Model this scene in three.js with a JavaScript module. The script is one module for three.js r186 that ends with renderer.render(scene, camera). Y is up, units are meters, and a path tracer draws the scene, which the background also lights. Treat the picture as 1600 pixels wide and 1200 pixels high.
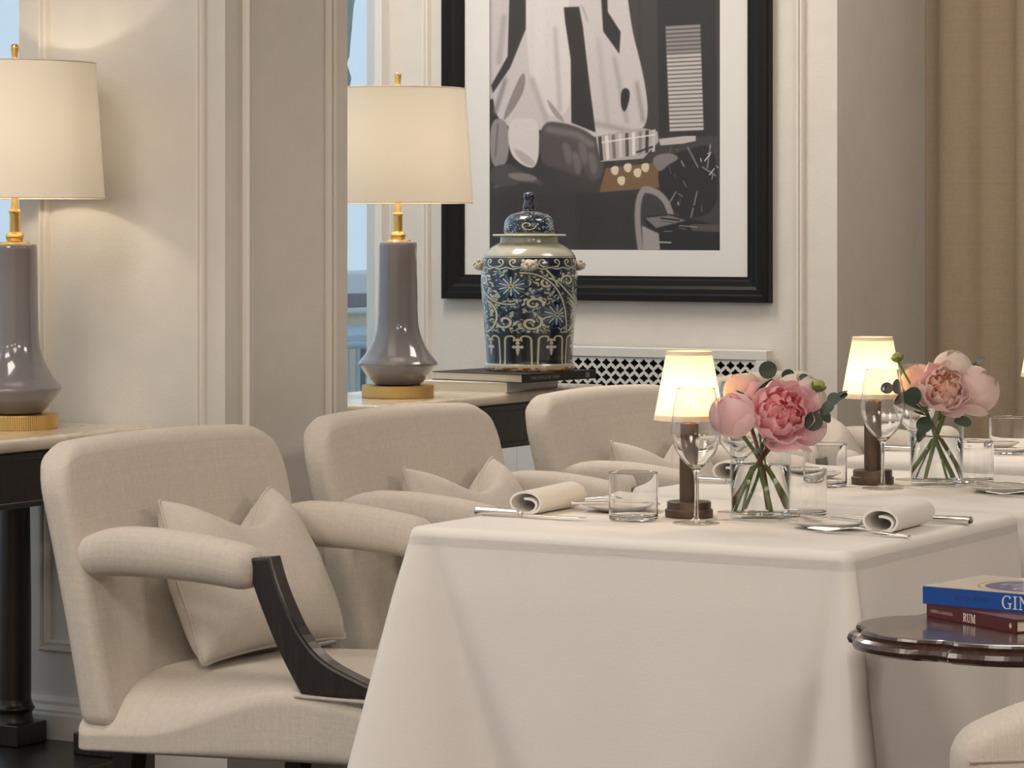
import * as THREE from 'three';
import { mergeGeometries, mergeVertices } from 'three/addons/utils/BufferGeometryUtils.js';
import { RoundedBoxGeometry } from 'three/addons/geometries/RoundedBoxGeometry.js';
import { RectAreaLightUniformsLib } from 'three/addons/lights/RectAreaLightUniformsLib.js';

// ------------------------------------------------------------------ camera, sky, light, exposure
RectAreaLightUniformsLib.init();
const scene = new THREE.Scene();
const TURN = Math.atan2(0.5066, 0.862);                 // the room stands turned to the view
const camera = new THREE.PerspectiveCamera(2 * Math.atan(600 / 4700) * 180 / Math.PI, 4 / 3, 0.1, 60);
camera.position.set(0, 1.30, 0);
camera.rotation.y = TURN;
camera.setViewOffset(1600, 1200, 0, 243, 1600, 1200);   // lens shifted down, verticals stay upright
camera.updateProjectionMatrix();
const renderer = new THREE.WebGLRenderer({ antialias: true });
renderer.toneMapping = THREE.LinearToneMapping;
renderer.toneMappingExposure = 1.34;
renderer.shadowMap.enabled = true;
scene.background = new THREE.Color().setRGB(0.43, 0.55, 0.645);
const WARM = new THREE.Color().setRGB(1.0, 0.895, 0.79);
// soft ceiling panels out of view, each placed to light chosen surfaces: [x, z, width, length, intensity]
const UNSEEN_PANELS = [[-4.2, -1.7, 1.2, 1.2, 6.3], [-1.3, -1.7, 1.2, 1.2, 4.2], [1.2, -2.2, 1.2, 1.2, 9.5], [-4.0, 1.3, 1.2, 1.2, 4.5], [-1.3, 1.3, 1.2, 1.2, 3.5], [1.2, 1.3, 1.2, 1.2, 5], [-3.9, -3.8, 0.9, 0.9, 6.5], [-2.9, -7.7, 0.8, 0.8, 6.2], [1.2, -5.4, 1.2, 1.2, 8.5], [-4.85, -7.2, 0.5, 0.9, 18]];
const PANEL_OVER = ['between the side windows', 'over the open floor', 'by the tan timber wall', 'in the corner by the side windows', 'before the plain cream wall', 'in the corner by the tan timber wall', 'before the panelled pier', 'before the linen curtain', 'over the floor beyond the side table', 'over the console with the ginger jar'];
const BIG_LAMP = 0.098, SMALL_LAMP = 0.038;                 // candela of the lamps' bulbs
const CEIL = 3.1;

// ------------------------------------------------------------------ helpers
let seed = 12345;
const rnd = () => { seed = (seed * 1664525 + 1013904223) >>> 0; return seed / 4294967296; };
const rr = (a, b) => a + (b - a) * rnd();
const used = new Map();
function numbered(n) { const k = used.get(n) || 0; used.set(n, k + 1); return k ? `${n}_${String(k).padStart(3, '0')}` : n; }
function shadows(o) { o.castShadow = true; o.receiveShadow = true; return o; }
function obj(name, geo, mat, parent) {
  const g = Array.isArray(geo) ? merge(geo) : geo;
  const m = shadows(new THREE.Mesh(g, mat));
  m.name = parent ? name : numbered(name);
  (parent || scene).add(m);
  return m;
}
function tag(o, label, category, group) { Object.assign(o.userData, { label, category }); if (group) o.userData.group = group; return o; }
function thing(name, label, category, [x, y, z] = [0, 0, 0], turn = 0, group) {
  const o = new THREE.Group(); o.name = numbered(name); scene.add(o);
  o.position.set(x, y, z); o.rotation.y = turn;
  return tag(o, label, category, group);
}
function dup(root, [x, y, z], turn, label, group) {
  const r = root.clone(); r.name = numbered(root.name.replace(/_\d{3}$/, '')); scene.add(r);
  r.position.set(x, y, z); r.rotation.y = turn; r.userData = { ...root.userData };
  if (label) r.userData.label = label;
  if (group) r.userData.group = group;
  return r;
}
function struct(name, geo, mat, label) {
  const o = obj(name, geo, mat); o.userData.kind = 'structure'; o.userData.category = 'room'; if (label) o.userData.label = label; return o;
}
function merge(list) {
  return mergeGeometries(list.map((g) => {
    const h = g.index ? g.toNonIndexed() : g;
    for (const k of Object.keys(h.attributes)) if (!['position', 'normal', 'uv'].includes(k)) h.deleteAttribute(k);
    return h;
  }));
}
function bx(x0, x1, y0, y1, z0, z1) {                     // a box by its bounds, uv in metres
  const g = new THREE.BoxGeometry(x1 - x0, y1 - y0, z1 - z0); g.translate((x0 + x1) / 2, (y0 + y1) / 2, (z0 + z1) / 2);
  return metreUV(g);
}
function metreUV(g0) {
  const g = g0.index ? g0.toNonIndexed() : g0, p = g.attributes.position, n = g.attributes.normal, uv = new Float32Array(p.count * 2);
  for (let i = 0; i < p.count; i += 3) {
    let a = 0, b = 0, c = 0;
    for (let k = 0; k < 3; k++) { a += Math.abs(n.getX(i + k)); b += Math.abs(n.getY(i + k)); c += Math.abs(n.getZ(i + k)); }
    for (let k = i; k < i + 3; k++) {
      const x = p.getX(k), y = p.getY(k), z = p.getZ(k);
      const [u, v] = a >= b && a >= c ? [z, y] : b >= c ? [x, z] : [x, y];
      uv[k * 2] = u; uv[k * 2 + 1] = v;
    }
  }
  g.setAttribute('uv', new THREE.BufferAttribute(uv, 2));
  return g;
}
function rbox(x0, x1, y0, y1, z0, z1, r = 0.004, seg = 2) {
  const g = new RoundedBoxGeometry(x1 - x0, y1 - y0, z1 - z0, seg, r); g.translate((x0 + x1) / 2, (y0 + y1) / 2, (z0 + z1) / 2);
  return metreUV(g);
}
// a box with many faces, rounded by r, then bent by deform(v); uv in metres from the unbent box
function softBox(w, h, d, r, [nx, ny, nz], deform) {
  const g = new THREE.BoxGeometry(w, h, d, nx, ny, nz), p = g.attributes.position, nn = g.attributes.normal, uv = g.attributes.uv, half = [w / 2, h / 2, d / 2], seg = [nx, ny, nz];
  const K = 4, at = (c, ax) => {
    const n = seg[ax], H = half[ax], i = Math.round((c / H + 1) / 2 * n), e = Math.min(r, H * 0.98), f = (k) => e * (1 - Math.cos(k / K * Math.PI / 2)) ** 0.85;
    if (n <= 2 * K) return c;
    if (i <= K) return -H + f(i);
    if (i >= n - K) return H - f(n - i);
    return -H + e + (2 * H - 2 * e) * (i - K) / (n - 2 * K);
  };
  const v = new THREE.Vector3(), q = new THREE.Vector3(), dd = new THREE.Vector3();
  for (let i = 0; i < p.count; i++) {
    v.set(at(p.getX(i), 0), at(p.getY(i), 1), at(p.getZ(i), 2));
    const ax = Math.abs(nn.getX(i)), ay = Math.abs(nn.getY(i));
    if (ax > 0.5) uv.setXY(i, v.z, v.y); else if (ay > 0.5) uv.setXY(i, v.x, v.z); else uv.setXY(i, v.x, v.y);
    q.set(...['x', 'y', 'z'].map((k, a) => Math.max(-half[a] + Math.min(r, half[a]), Math.min(half[a] - Math.min(r, half[a]), v[k]))));
    dd.copy(v).sub(q); if (dd.lengthSq() > 1e-12) v.copy(q).addScaledVector(dd.normalize(), r);
    if (deform) deform(v);
    p.setXYZ(i, v.x, v.y, v.z);
  }
  return smooth(g);
}
function smooth(g) {                                     // normals shared across uv seams
  g.computeVertexNormals();
  const p = g.attributes.position, n = g.attributes.normal, sum = new Map(), key = (i) => `${Math.round(p.getX(i) * 2e4)},${Math.round(p.getY(i) * 2e4)},${Math.round(p.getZ(i) * 2e4)}`;
  for (let i = 0; i < p.count; i++) { const k = key(i), s = sum.get(k) || [0, 0, 0]; s[0] += n.getX(i); s[1] += n.getY(i); s[2] += n.getZ(i); sum.set(k, s); }
  for (let i = 0; i < p.count; i++) { const s = sum.get(key(i)), l = Math.hypot(...s) || 1; n.setXYZ(i, s[0] / l, s[1] / l, s[2] / l); }
  return g;
}
function grid(nu, nv, f, uvf, closedU) {                  // f(s, t) -> [x, y, z], s and t in 0..1
  const pos = [], uv = [], idx = [];
  for (let j = 0; j <= nv; j++) for (let i = 0; i <= nu; i++) { const s = i / nu, t = j / nv; pos.push(...f(s, t)); uv.push(...(uvf ? uvf(s, t) : [s, t])); }
  for (let j = 0; j < nv; j++) for (let i = 0; i < nu; i++) { const a = j * (nu + 1) + i, b = a + 1, c = a + nu + 1, d = c + 1; idx.push(a, b, d, a, d, c); }
  const g = new THREE.BufferGeometry();
  g.setAttribute('position', new THREE.Float32BufferAttribute(pos, 3)); g.setAttribute('uv', new THREE.Float32BufferAttribute(uv, 2)); g.setIndex(idx);
  return smooth(g);
}
function lathe(pts, n = 48, uvf) {                        // pts [r, y] from bottom to top, smooth where points are close; uv u around, v by height
  const ys = pts.map((p) => p[1]), y0 = Math.min(...ys), y1 = Math.max(...ys);
  const g = new THREE.LatheGeometry(pts.map(([r, y]) => new THREE.Vector2(Math.max(r, 1e-5), y)), n);
  const p = g.attributes.position, uv = g.attributes.uv;
  for (let i = 0; i < p.count; i++) uv.setY(i, (p.getY(i) - y0) / (y1 - y0 || 1));
  return g;
}
function spline(pts, n = 40) { return new THREE.SplineCurve(pts.map(([a, b]) => new THREE.Vector2(a, b))).getPoints(n).map((p) => [p.x, p.y]); }
function tube(pts, r, n = 24, m = 8, closed = false) { return new THREE.TubeGeometry(new THREE.CatmullRomCurve3(pts.map((p) => new THREE.Vector3(...p)), closed), n, r, m, closed); }
function extrude(pts, depth, bevel = 0, holes) {           // polygon in x, y, thickness along z from 0
  const s = new THREE.Shape(pts.map(([a, b]) => new THREE.Vector2(a, b)));
  if (holes) s.holes = holes.map((h) => new THREE.Path(h.map(([a, b]) => new THREE.Vector2(a, b))));
  const g = new THREE.ExtrudeGeometry(s, { depth: depth - 2 * bevel, bevelEnabled: bevel > 0, bevelSize: bevel, bevelThickness: bevel, bevelOffset: -bevel, bevelSegments: 2 });
  g.translate(0, 0, bevel);
  return g;
}
// a panel moulding: profile [[across, out]...] mitred round a rectangle (w x h) in the plane z = 0, facing +z
function mouldingFrame(x0, x1, y0, y1, prof) {
  const pos = [], corner = [[x0, y0, 1, 1], [x1, y0, -1, 1], [x1, y1, -1, -1], [x0, y1, 1, -1]], V = (k, [a, o]) => [corner[k][0] + corner[k][2] * a, corner[k][1] + corner[k][3] * a, o];
  for (let k = 0; k < 4; k++) for (let i = 0; i + 1 < prof.length; i++) {
    const l = (k + 1) % 4, A = V(k, prof[i]), B = V(l, prof[i]), C = V(l, prof[i + 1]), D = V(k, prof[i + 1]);
    pos.push(...A, ...B, ...C, ...A, ...C, ...D);
  }
  const g = new THREE.BufferGeometry(); g.setAttribute('position', new THREE.Float32BufferAttribute(pos, 3)); g.computeVertexNormals();
  g.setAttribute('uv', new THREE.Float32BufferAttribute(new Float32Array(pos.length / 3 * 2), 2));
  return metreUV(g);
}

// ------------------------------------------------------------------ textures and materials
function valueNoise(n, cells, s) {                        // tiling smooth noise n x n
  const r = []; let q = s; for (let i = 0; i < cells * cells; i++) { q = (q * 1664525 + 1013904223) >>> 0; r.push(q / 4294967296); }
  const out = new Float32Array(n * n), f = (t) => t * t * (3 - 2 * t);
  for (let y = 0; y < n; y++) for (let x = 0; x < n; x++) {
    const u = x / n * cells, v = y / n * cells, i = Math.floor(u), j = Math.floor(v), a = f(u - i), b = f(v - j), R = (p, q2) => r[(q2 % cells) * cells + p % cells];
    out[y * n + x] = (R(i, j) * (1 - a) + R(i + 1, j) * a) * (1 - b) + (R(i, j + 1) * (1 - a) + R(i + 1, j + 1) * a) * b;
  }
  return out;
}
function dataTex(n, f, repeat, srgb) {
  const d = new Uint8Array(n * n * 4);
  for (let y = 0; y < n; y++) for (let x = 0; x < n; x++) { const c = f(x, y), o = (y * n + x) * 4; for (let k = 0; k < 3; k++) d[o + k] = Math.max(0, Math.min(255, (Array.isArray(c) ? c[k] : c) * 255)); d[o + 3] = 255; }
  const t = new THREE.DataTexture(d, n, n); t.wrapS = t.wrapT = THREE.RepeatWrapping; t.magFilter = THREE.LinearFilter; t.minFilter = THREE.LinearMipmapLinearFilter;
  t.repeat.set(repeat, repeat); if (srgb) t.colorSpace = THREE.SRGBColorSpace; t.needsUpdate = true; return t;
}
const N8 = valueNoise(512, 8, 1), N32 = valueNoise(512, 32, 2), N128 = valueNoise(512, 128, 3), N256 = valueNoise(512, 256, 5), N512 = valueNoise(512, 512, 4);
// woven linen: threads of uneven tone, slubs running one way more than the other
function weave(base, spread, repeat, s) {
  const warp = [], weft = []; let q = s; const R = () => { q = (q * 1664525 + 1013904223) >>> 0; return q / 4294967296; };
  for (let i = 0; i < 512; i++) { warp.push(R()); weft.push(R()); }
  const at = (x, y) => { const th = (x + y) % 4 < 2 ? warp[x] * 0.5 + N128[((y >> 2) * 512 + x)] * 0.5 : weft[y] * 0.6 + N128[(y * 512 + (x >> 2))] * 0.4; return th * 0.6 + N32[y * 512 + x] * 0.05 + N512[y * 512 + x] * 0.35; };
  const map = dataTex(512, (x, y) => { const k = 1 + (at(x, y) - 0.5) * spread; return base.map((c) => Math.min(1, c * k)); }, repeat, true);
  const bump = dataTex(512, at, repeat);
  return { map, bump };
}
const std = (rgb, roughness = 0.7, extra = {}) => new THREE.MeshStandardMaterial({ color: new THREE.Color().setRGB(...rgb), roughness, ...extra });
const phys = (rgb, roughness, extra = {}) => new THREE.MeshPhysicalMaterial({ color: new THREE.Color().setRGB(...rgb), roughness, ...extra });
const wv = weave([0.805, 0.772, 0.728], 0.24, 3.9, 7);
const wv2 = weave([0.80, 0.768, 0.728], 0.20, 3.9, 77);
const cw = weave([0.80, 0.74, 0.66], 0.20, 2.2, 99);
const M = {};
M.fabric = std([1, 1, 1], 0.95, { map: wv.map, bumpMap: wv.bump, bumpScale: 0.0006 });
M.cushion = std([1, 1, 1], 0.95, { map: wv2.map, bumpMap: wv2.bump, bumpScale: 0.0005 });
M.curtain = phys([0.82, 0.78, 0.72], 0.95, { map: cw.map, bumpMap: cw.bump, bumpScale: 0.001, transmission: 0.15, thickness: 0, side: THREE.DoubleSide });
const paintTone = dataTex(512, (x, y) => { const k = 0.965 + 0.035 * (N8[y * 512 + x] * 0.5 + N32[y * 512 + x] * 0.5); return [k, k, k]; }, 0.7, true);
const paintBump = dataTex(512, (x, y) => N128[y * 512 + x], 2);
M.wall = std([0.745, 0.71, 0.655], 0.55, { map: paintTone, bumpMap: paintBump, bumpScale: 0.0002 });
M.trim = std([0.775, 0.735, 0.67], 0.45);
M.ceiling = std([0.80, 0.77, 0.72], 0.9, { map: paintTone });
M.whitePaint = std([0.74, 0.72, 0.68], 0.45);
M.black = std([0.006, 0.006, 0.006], 0.8);
const woodTone = dataTex(512, (x, y) => { const k = 0.75 + 0.5 * (N8[y * 512 + ((x * 8) % 512)] * 0.4 + N256[((y >> 3) * 512 + x)] * 0.6 - 0.5); return [k, k * 0.97, k * 0.95]; }, 1.5, true);
M.darkWood = phys([0.030, 0.019, 0.014], 0.35, { map: woodTone, clearcoat: 0.3, clearcoatRoughness: 0.3 });
M.floorWood = phys([0.060, 0.036, 0.026], 0.4, { map: woodTone });
M.warmBounceWood = std([0.50, 0.36, 0.25], 0.6, { map: woodTone });  // tan chosen so the unseen right wall bounces warm light back
M.mahogany = phys([0.095, 0.042, 0.028], 0.32, { map: woodTone, clearcoat: 0.7, clearcoatRoughness: 0.1 });
const veins = dataTex(512, (x, y) => { const a = N8[y * 512 + x], b = N32[y * 512 + x]; const k = 0.93 + 0.07 * (1 - Math.min(1, Math.abs(a + 0.3 * b - 0.65) * 9)) * -1 + 0.05 * b; return [k, k * 0.985, k * 0.96]; }, 0.9, true);
M.marble = phys([0.80, 0.73, 0.62], 0.18, { map: veins, clearcoat: 0.4, clearcoatRoughness: 0.1 });
M.brass = std([0.85, 0.58, 0.22], 0.25, { metalness: 1 });
M.brassSatin = std([0.72, 0.48, 0.18], 0.38, { metalness: 1 });
M.bronze = std([0.13, 0.092, 0.068], 0.4, { metalness: 0.75 });
M.silver = std([0.78, 0.76, 0.73], 0.2, { metalness: 1 });
M.glaze = phys([0.20, 0.19, 0.205], 0.15, { clearcoat: 1, clearcoatRoughness: 0.06 });
M.shade = phys([0.91, 0.85, 0.74], 1, { transmission: 0.16, thickness: 0, side: THREE.DoubleSide });
M.smallShade = phys([0.90, 0.82, 0.68], 1, { transmission: 0.45, thickness: 0, side: THREE.DoubleSide });
M.shadeTrim = phys([0.88, 0.78, 0.64], 1, { transmission: 0.15, thickness: 0, side: THREE.DoubleSide });
M.bulb = std([1, 1, 1], 0.5, { emissive: new THREE.Color().setRGB(1, 0.78, 0.5), emissiveIntensity: 3 });
M.panel = std([1, 1, 1], 0.5, { emissive: WARM, emissiveIntensity: 1.5 });  // glow of the out of view ceiling panels
const clothBump = dataTex(512, (x, y) => 0.5 * N512[y * 512 + x] + 0.5 * N8[y * 512 + x], 3);
M.cloth = std([0.85, 0.815, 0.775], 0.8, { bumpMap: clothBump, bumpScale: 0.0006, side: THREE.DoubleSide });
M.napkin = std([0.84, 0.80, 0.75], 0.9, { bumpMap: clothBump, bumpScale: 0.0006, side: THREE.DoubleSide });
M.china = phys([0.80, 0.77, 0.71], 0.15, { clearcoat: 0.6, clearcoatRoughness: 0.05 });
M.glass = phys([1, 1, 1], 0, { transmission: 1, thickness: 0.002, ior: 1.5 });
M.thinGlass = phys([0.97, 0.98, 0.98], 0, { transmission: 1, thickness: 0, ior: 1.45, side: THREE.DoubleSide });
M.pane = phys([0.96, 0.98, 1.0], 0, { transmission: 1, thickness: 0, ior: 1.45 });
M.pictureGlass = phys([1, 1, 1], 0, { transmission: 1, thickness: 0, ior: 1.45, specularIntensity: 0.15 });
M.water = phys([1, 1, 1], 0, { transmission: 1, thickness: 0.1, ior: 1.33 });
M.stem = std([0.13, 0.19, 0.035], 0.5);
M.redStem = std([0.16, 0.06, 0.03], 0.55);
M.leaf = phys([0.035, 0.065, 0.03], 0.5, { side: THREE.DoubleSide });
M.greyLeaf = phys([0.055, 0.085, 0.06], 0.55, { side: THREE.DoubleSide });
M.bud = std([0.33, 0.38, 0.10], 0.5);
const petal = (r, g, b) => phys([r, g, b], 0.75, { transmission: 0.45, thickness: 0, side: THREE.DoubleSide });
M.petalOuter = petal(0.98, 0.68, 0.72); M.petalMid = petal(0.98, 0.61, 0.65); M.petalInner = petal(0.98, 0.48, 0.52);
M.petalPale = petal(0.98, 0.76, 0.77); M.petalBlush = petal(0.97, 0.81, 0.76); M.petalPeach = petal(0.97, 0.70, 0.58); M.petalCream = petal(0.95, 0.87, 0.80);

// ------------------------------------------------------------------ the room
const WX = -5.47, RX = 2.5, FZ = 3.0, BZ = -9.9;           // window wall, right wall, wall behind the view, rear wall
struct('floor', bx(WX - 0.3, RX + 0.3, -0.1, 0, BZ - 0.3, FZ + 0.3), M.floorWood, 'dark stained wooden floor of the dining room');
struct('ceiling', bx(WX - 0.3, RX + 0.3, CEIL, CEIL + 0.1, BZ - 0.3, FZ + 0.3), M.ceiling, 'plain off white ceiling');
// window wall with tall openings [z0, z1]
const OPEN = [[-8.498, -7.2], [-7.05, -4.7], [-4.2, -2.6], [-1.9, -0.3]];
{
  const parts = [];
  OPEN.forEach(([a, b], i) => { parts.push(bx(WX - 0.3, WX, 2.75, CEIL, a, b), bx(WX - 0.3, WX, 0, 0.12, a, b), bx(WX - 0.3, WX, 0, CEIL, b, i + 1 < OPEN.length ? OPEN[i + 1][0] : FZ + 0.3)); });
  struct('wall_left', parts, M.wall, 'cream window wall with tall openings');
  OPEN.forEach(([a, b], i) => {
    const o = new THREE.Group(); o.name = `window_${i + 1}`; o.position.set(WX - 0.03, 0.12, 0); scene.add(o);
    o.userData = { kind: 'structure', category: 'window', label: ['tall white framed window behind the console with the ginger jar', 'tall white framed window behind the panelled pier', 'tall window of the side wall', 'tall window of the side wall'][i] };
    const h = 2.63, f = 0.05;
    obj('window_frame', [bx(-0.03, 0.03, 0, f, a, b), bx(-0.03, 0.03, h - f, h, a, b), bx(-0.03, 0.03, f, h - f, a, a + f), bx(-0.03, 0.03, f, h - f, b - f, b)], M.whitePaint, o);
    obj('glazing_bar', bx(-0.025, 0.025, f, h - f, (a + b) / 2 - 0.02, (a + b) / 2 + 0.02), M.whitePaint, o);
    obj('pane', bx(-0.003, 0.003, f, h - f, a + f, (a + b) / 2 - 0.02), M.pane, o);
    obj('pane', bx(-0.003, 0.003, f, h - f, (a + b) / 2 + 0.02, b - f), M.pane, o);
  });
}
// wall behind the view
{
  struct('wall_front', bx(WX - 0.3, RX + 0.3, 0, CEIL, FZ, FZ + 0.3), M.wall, 'cream wall facing the piers');
}
struct('wall_right', bx(RX, RX + 0.3, 0, CEIL, BZ - 0.3, FZ + 0.3), M.warmBounceWood, 'unseen tan timber wall across the room, toned to bounce warm light');
// rear wall with the curtained window
struct('wall_rear', [bx(-3.833, -3.0, 0, CEIL, BZ - 0.3, BZ), bx(-3.0, -1.2, 2.75, CEIL, BZ - 0.3, BZ), bx(-3.0, -1.2, 0, 0.12, BZ - 0.3, BZ), bx(-1.2, RX, 0, CEIL, BZ - 0.3, BZ)], M.wall, 'cream wall behind the linen curtain');
// panelled pier
const PROF = [[0, 0], [0, 0.011], [0.004, 0.017], [0.009, 0.017], [0.012, 0.007], [0.015, 0.006], [0.019, 0.013], [0.023, 0.014], [0.026, 0.006], [0.028, 0]];
const SKIRT = (x0, x1, z, s) => [[0, 0], [0.022, 0], [0.022, 0.118], [0.019, 0.124], [0.019, 0.13], [0.012, 0.142], [0.012, 0.15], [0.006, 0.162], [0, 0.162]];
function skirting(len) { const g = extrude(SKIRT(), len); g.rotateY(Math.PI / 2); return metreUV(g); }   // lies along +x, its face towards -z
{
  const p = struct('wall_pier', bx(-4.782, -4.161, 0, CEIL, -6.269, -5.75), M.wall, 'cream panelled pier between the two windows');
  const f = mouldingFrame(-4.712, -4.213, 0.272, 2.8, PROF); f.translate(0, 0, -5.75); obj('panel_moulding', f, M.trim, p);
  const s = mouldingFrame(-0.19, 0.19, 0.272, 2.8, PROF); s.rotateY(Math.PI / 2); s.translate(-4.161, 0, -6.01); obj('panel_moulding', s, M.trim, p);
  const k = skirting(0.621 + 0.022); k.rotateY(Math.PI); k.translate(-4.139, 0, -5.75); obj('baseboard', k, M.trim, p);
  const k2 = skirting(0.519); k2.rotateY(-Math.PI / 2); k2.translate(-4.161, 0, -6.269); obj('baseboard', k2, M.trim, p);
}
// picture wall
{
  const p = struct('wall_back', bx(WX, -3.833, 0, CEIL, BZ, -8.5), M.wall, 'cream panelled wall carrying the framed photograph');
  const f = mouldingFrame(-5.336, -3.942, 0.272, 2.8, PROF); f.translate(0, 0, -8.5); obj('panel_moulding', f, M.trim, p);
  for (const [a, b] of [[-5.47, -5.002], [-4.04, -3.833]]) { const k = skirting(b - a); k.rotateY(Math.PI); k.translate(b, 0, -8.5); obj('baseboard', k, M.trim, p); }
}
// unseen ceiling panels, set where walls, cloths and curtain need their light
UNSEEN_PANELS.forEach(([x, z, w, l, q], i) => {
  const t = thing('unseen_ceiling_light', `unseen opal ceiling panel lighting the room, ${PANEL_OVER[i]}`, 'ceiling light', [x, CEIL, z], 0, 'unseen ceiling light panels');
  obj('frame', [bx(-w / 2 - 0.03, w / 2 + 0.03, -0.03, 0, -l / 2 - 0.03, -l / 2), bx(-w / 2 - 0.03, w / 2 + 0.03, -0.03, 0, l / 2, l / 2 + 0.03), bx(-w / 2 - 0.03, -w / 2, -0.03, 0, -l / 2, l / 2), bx(w / 2, w / 2 + 0.03, -0.03, 0, -l / 2, l / 2)], M.whitePaint, t);
  obj('diffuser', bx(-w / 2, w / 2, -0.02, -0.01, -l / 2, l / 2), M.panel, t);
  const a = new THREE.RectAreaLight(WARM, q, w, l); a.position.set(x, CEIL - 0.035, z); a.rotation.x = -Math.PI / 2; scene.add(a);
});
// curtain: hangs in folds behind the end of the picture wall
{
  const H = 2.95, plan = (s) => { const x = -3.829 + s * 1.5, k = s * 1.5 / 0.27 * Math.PI * 2; return [x + 0.012 * Math.sin(2 * k), -9.13 - 0.045 * Math.cos(k) - 0.012 * Math.cos(0.43 * k)]; };
  const g = grid(260, 24, (s, t) => { const [x, z] = plan(s); const y = 0.02 + t * H, fl = 1 - t; return [x + 0.03 * fl * s, y, z + 0.012 * fl * Math.sin(s * 40)]; }, (s, t) => [s * 2.1, t * H]);
  tag(obj('curtain', g, M.curtain), 'long taupe linen curtain hanging in folds beside the picture wall', 'curtain');
}
// ------------------------------------------------------------------ outside the windows
{
  tag(obj('terrace', bx(-14, WX - 0.31, -0.12, -0.02, -18, 3), std([0.45, 0.42, 0.38], 0.9)), 'pale stone terrace outside the windows', 'terrace').userData.kind = 'structure';
  const w = thing('parapet', 'white rendered parapet beyond the garden chair outside', 'parapet', [-9.0, -0.02, -13.5]);
  obj('wall', bx(-0.1, 0.1, 0, 0.86, -3, 3), std([0.62, 0.56, 0.40], 0.8), w);
  obj('coping', rbox(-0.14, 0.14, 0.86, 1.09, -3, 3, 0.02), std([0.66, 0.70, 0.72], 0.7), w);
  const r = thing('railing', 'grey metal rail with a bracket in front of the parapet', 'railing', [-8.2, -0.02, -12.3]);
  obj('rail', rbox(-0.03, 0.03, 0.93, 1.0, -1.2, 1.6, 0.01), std([0.12, 0.12, 0.15], 0.5), r);
  obj('bracket', rbox(-0.045, 0.045, 0.915, 1.012, 0.1, 0.24, 0.015), std([0.10, 0.10, 0.13], 0.5), r);
  for (const z of [-1.1, 1.5]) obj('post', rbox(-0.03, 0.03, 0, 0.93, z - 0.03, z + 0.03, 0.006), std([0.12, 0.12, 0.15], 0.5), r);
  const t = thing('garden_table', 'pale blue garden table behind the slatted garden chair', 'table', [-7.9, -0.02, -11.9]);
  obj('tabletop', rbox(-0.35, 0.35, 0.80, 0.84, -0.7, 0.7, 0.01), std([0.33, 0.46, 0.55], 0.5), t);
  for (const [x, z] of [[-0.3, -0.6], [0.3, -0.6], [-0.3, 0.6], [0.3, 0.6]]) obj('leg', rbox(x - 0.02, x + 0.02, 0, 0.80, z - 0.02, z + 0.02, 0.005), std([0.10, 0.16, 0.20], 0.5), t);
  const c = thing('garden_chair', 'pale blue garden chair with a curved slatted back outside', 'chair', [-7.25, -0.02, -11.05], TURN + 0.15);
  const cm = std([0.34, 0.46, 0.53], 0.5);
  obj('seat', softBox(0.5, 0.03, 0.46, 0.012, [10, 10, 10]), cm, c).position.y = 0.44;
  const arc = []; for (let i = 0; i <= 12; i++) { const a = i / 12 * 2 - 1; arc.push([a * 0.27, 0.80 - 0.16 * a * a, -0.24]); }
  obj('back_rail', tube(arc, 0.016, 30, 8), cm, c);
  for (let i = -5; i <= 5; i++) { const a = i / 5.6; obj('slat', tube([[a * 0.22, 0.45, -0.21], [a * 0.25, 0.64, -0.25], [a * 0.27, 0.80 - 0.16 * a * a, -0.24]], 0.011, 8, 6), cm, c); }
  for (const [x, z] of [[-0.22, -0.2], [0.22, -0.2], [-0.22, 0.2], [0.22, 0.2]]) obj('leg', tube([[x, 0, z], [x * 0.96, 0.44, z * 0.96]], 0.015, 4, 8), cm, c);
  const tr = thing('cypress', 'slim grey green cypress standing beyond the parapet', 'tree', [-10.6, -0.02, -15.25]);
  obj('trunk', lathe([[0.1, 0], [0.08, 0.6]], 12), std([0.10, 0.08, 0.06], 0.9), tr);
  const cr = grid(28, 30, (s, q) => { const y = 0.4 + q * 4.6, r0 = 0.42 * Math.pow(Math.sin(Math.PI * (0.06 + 0.94 * q)), 0.6), a = s * Math.PI * 2, k = 1 + 0.16 * Math.sin(7 * a + q * 30) * Math.sin(q * 47 + 3 * a); return [Math.cos(a) * r0 * k, y, Math.sin(a) * r0 * k]; });
  obj('foliage', cr, std([0.13, 0.24, 0.25], 0.9), tr);
}
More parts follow.
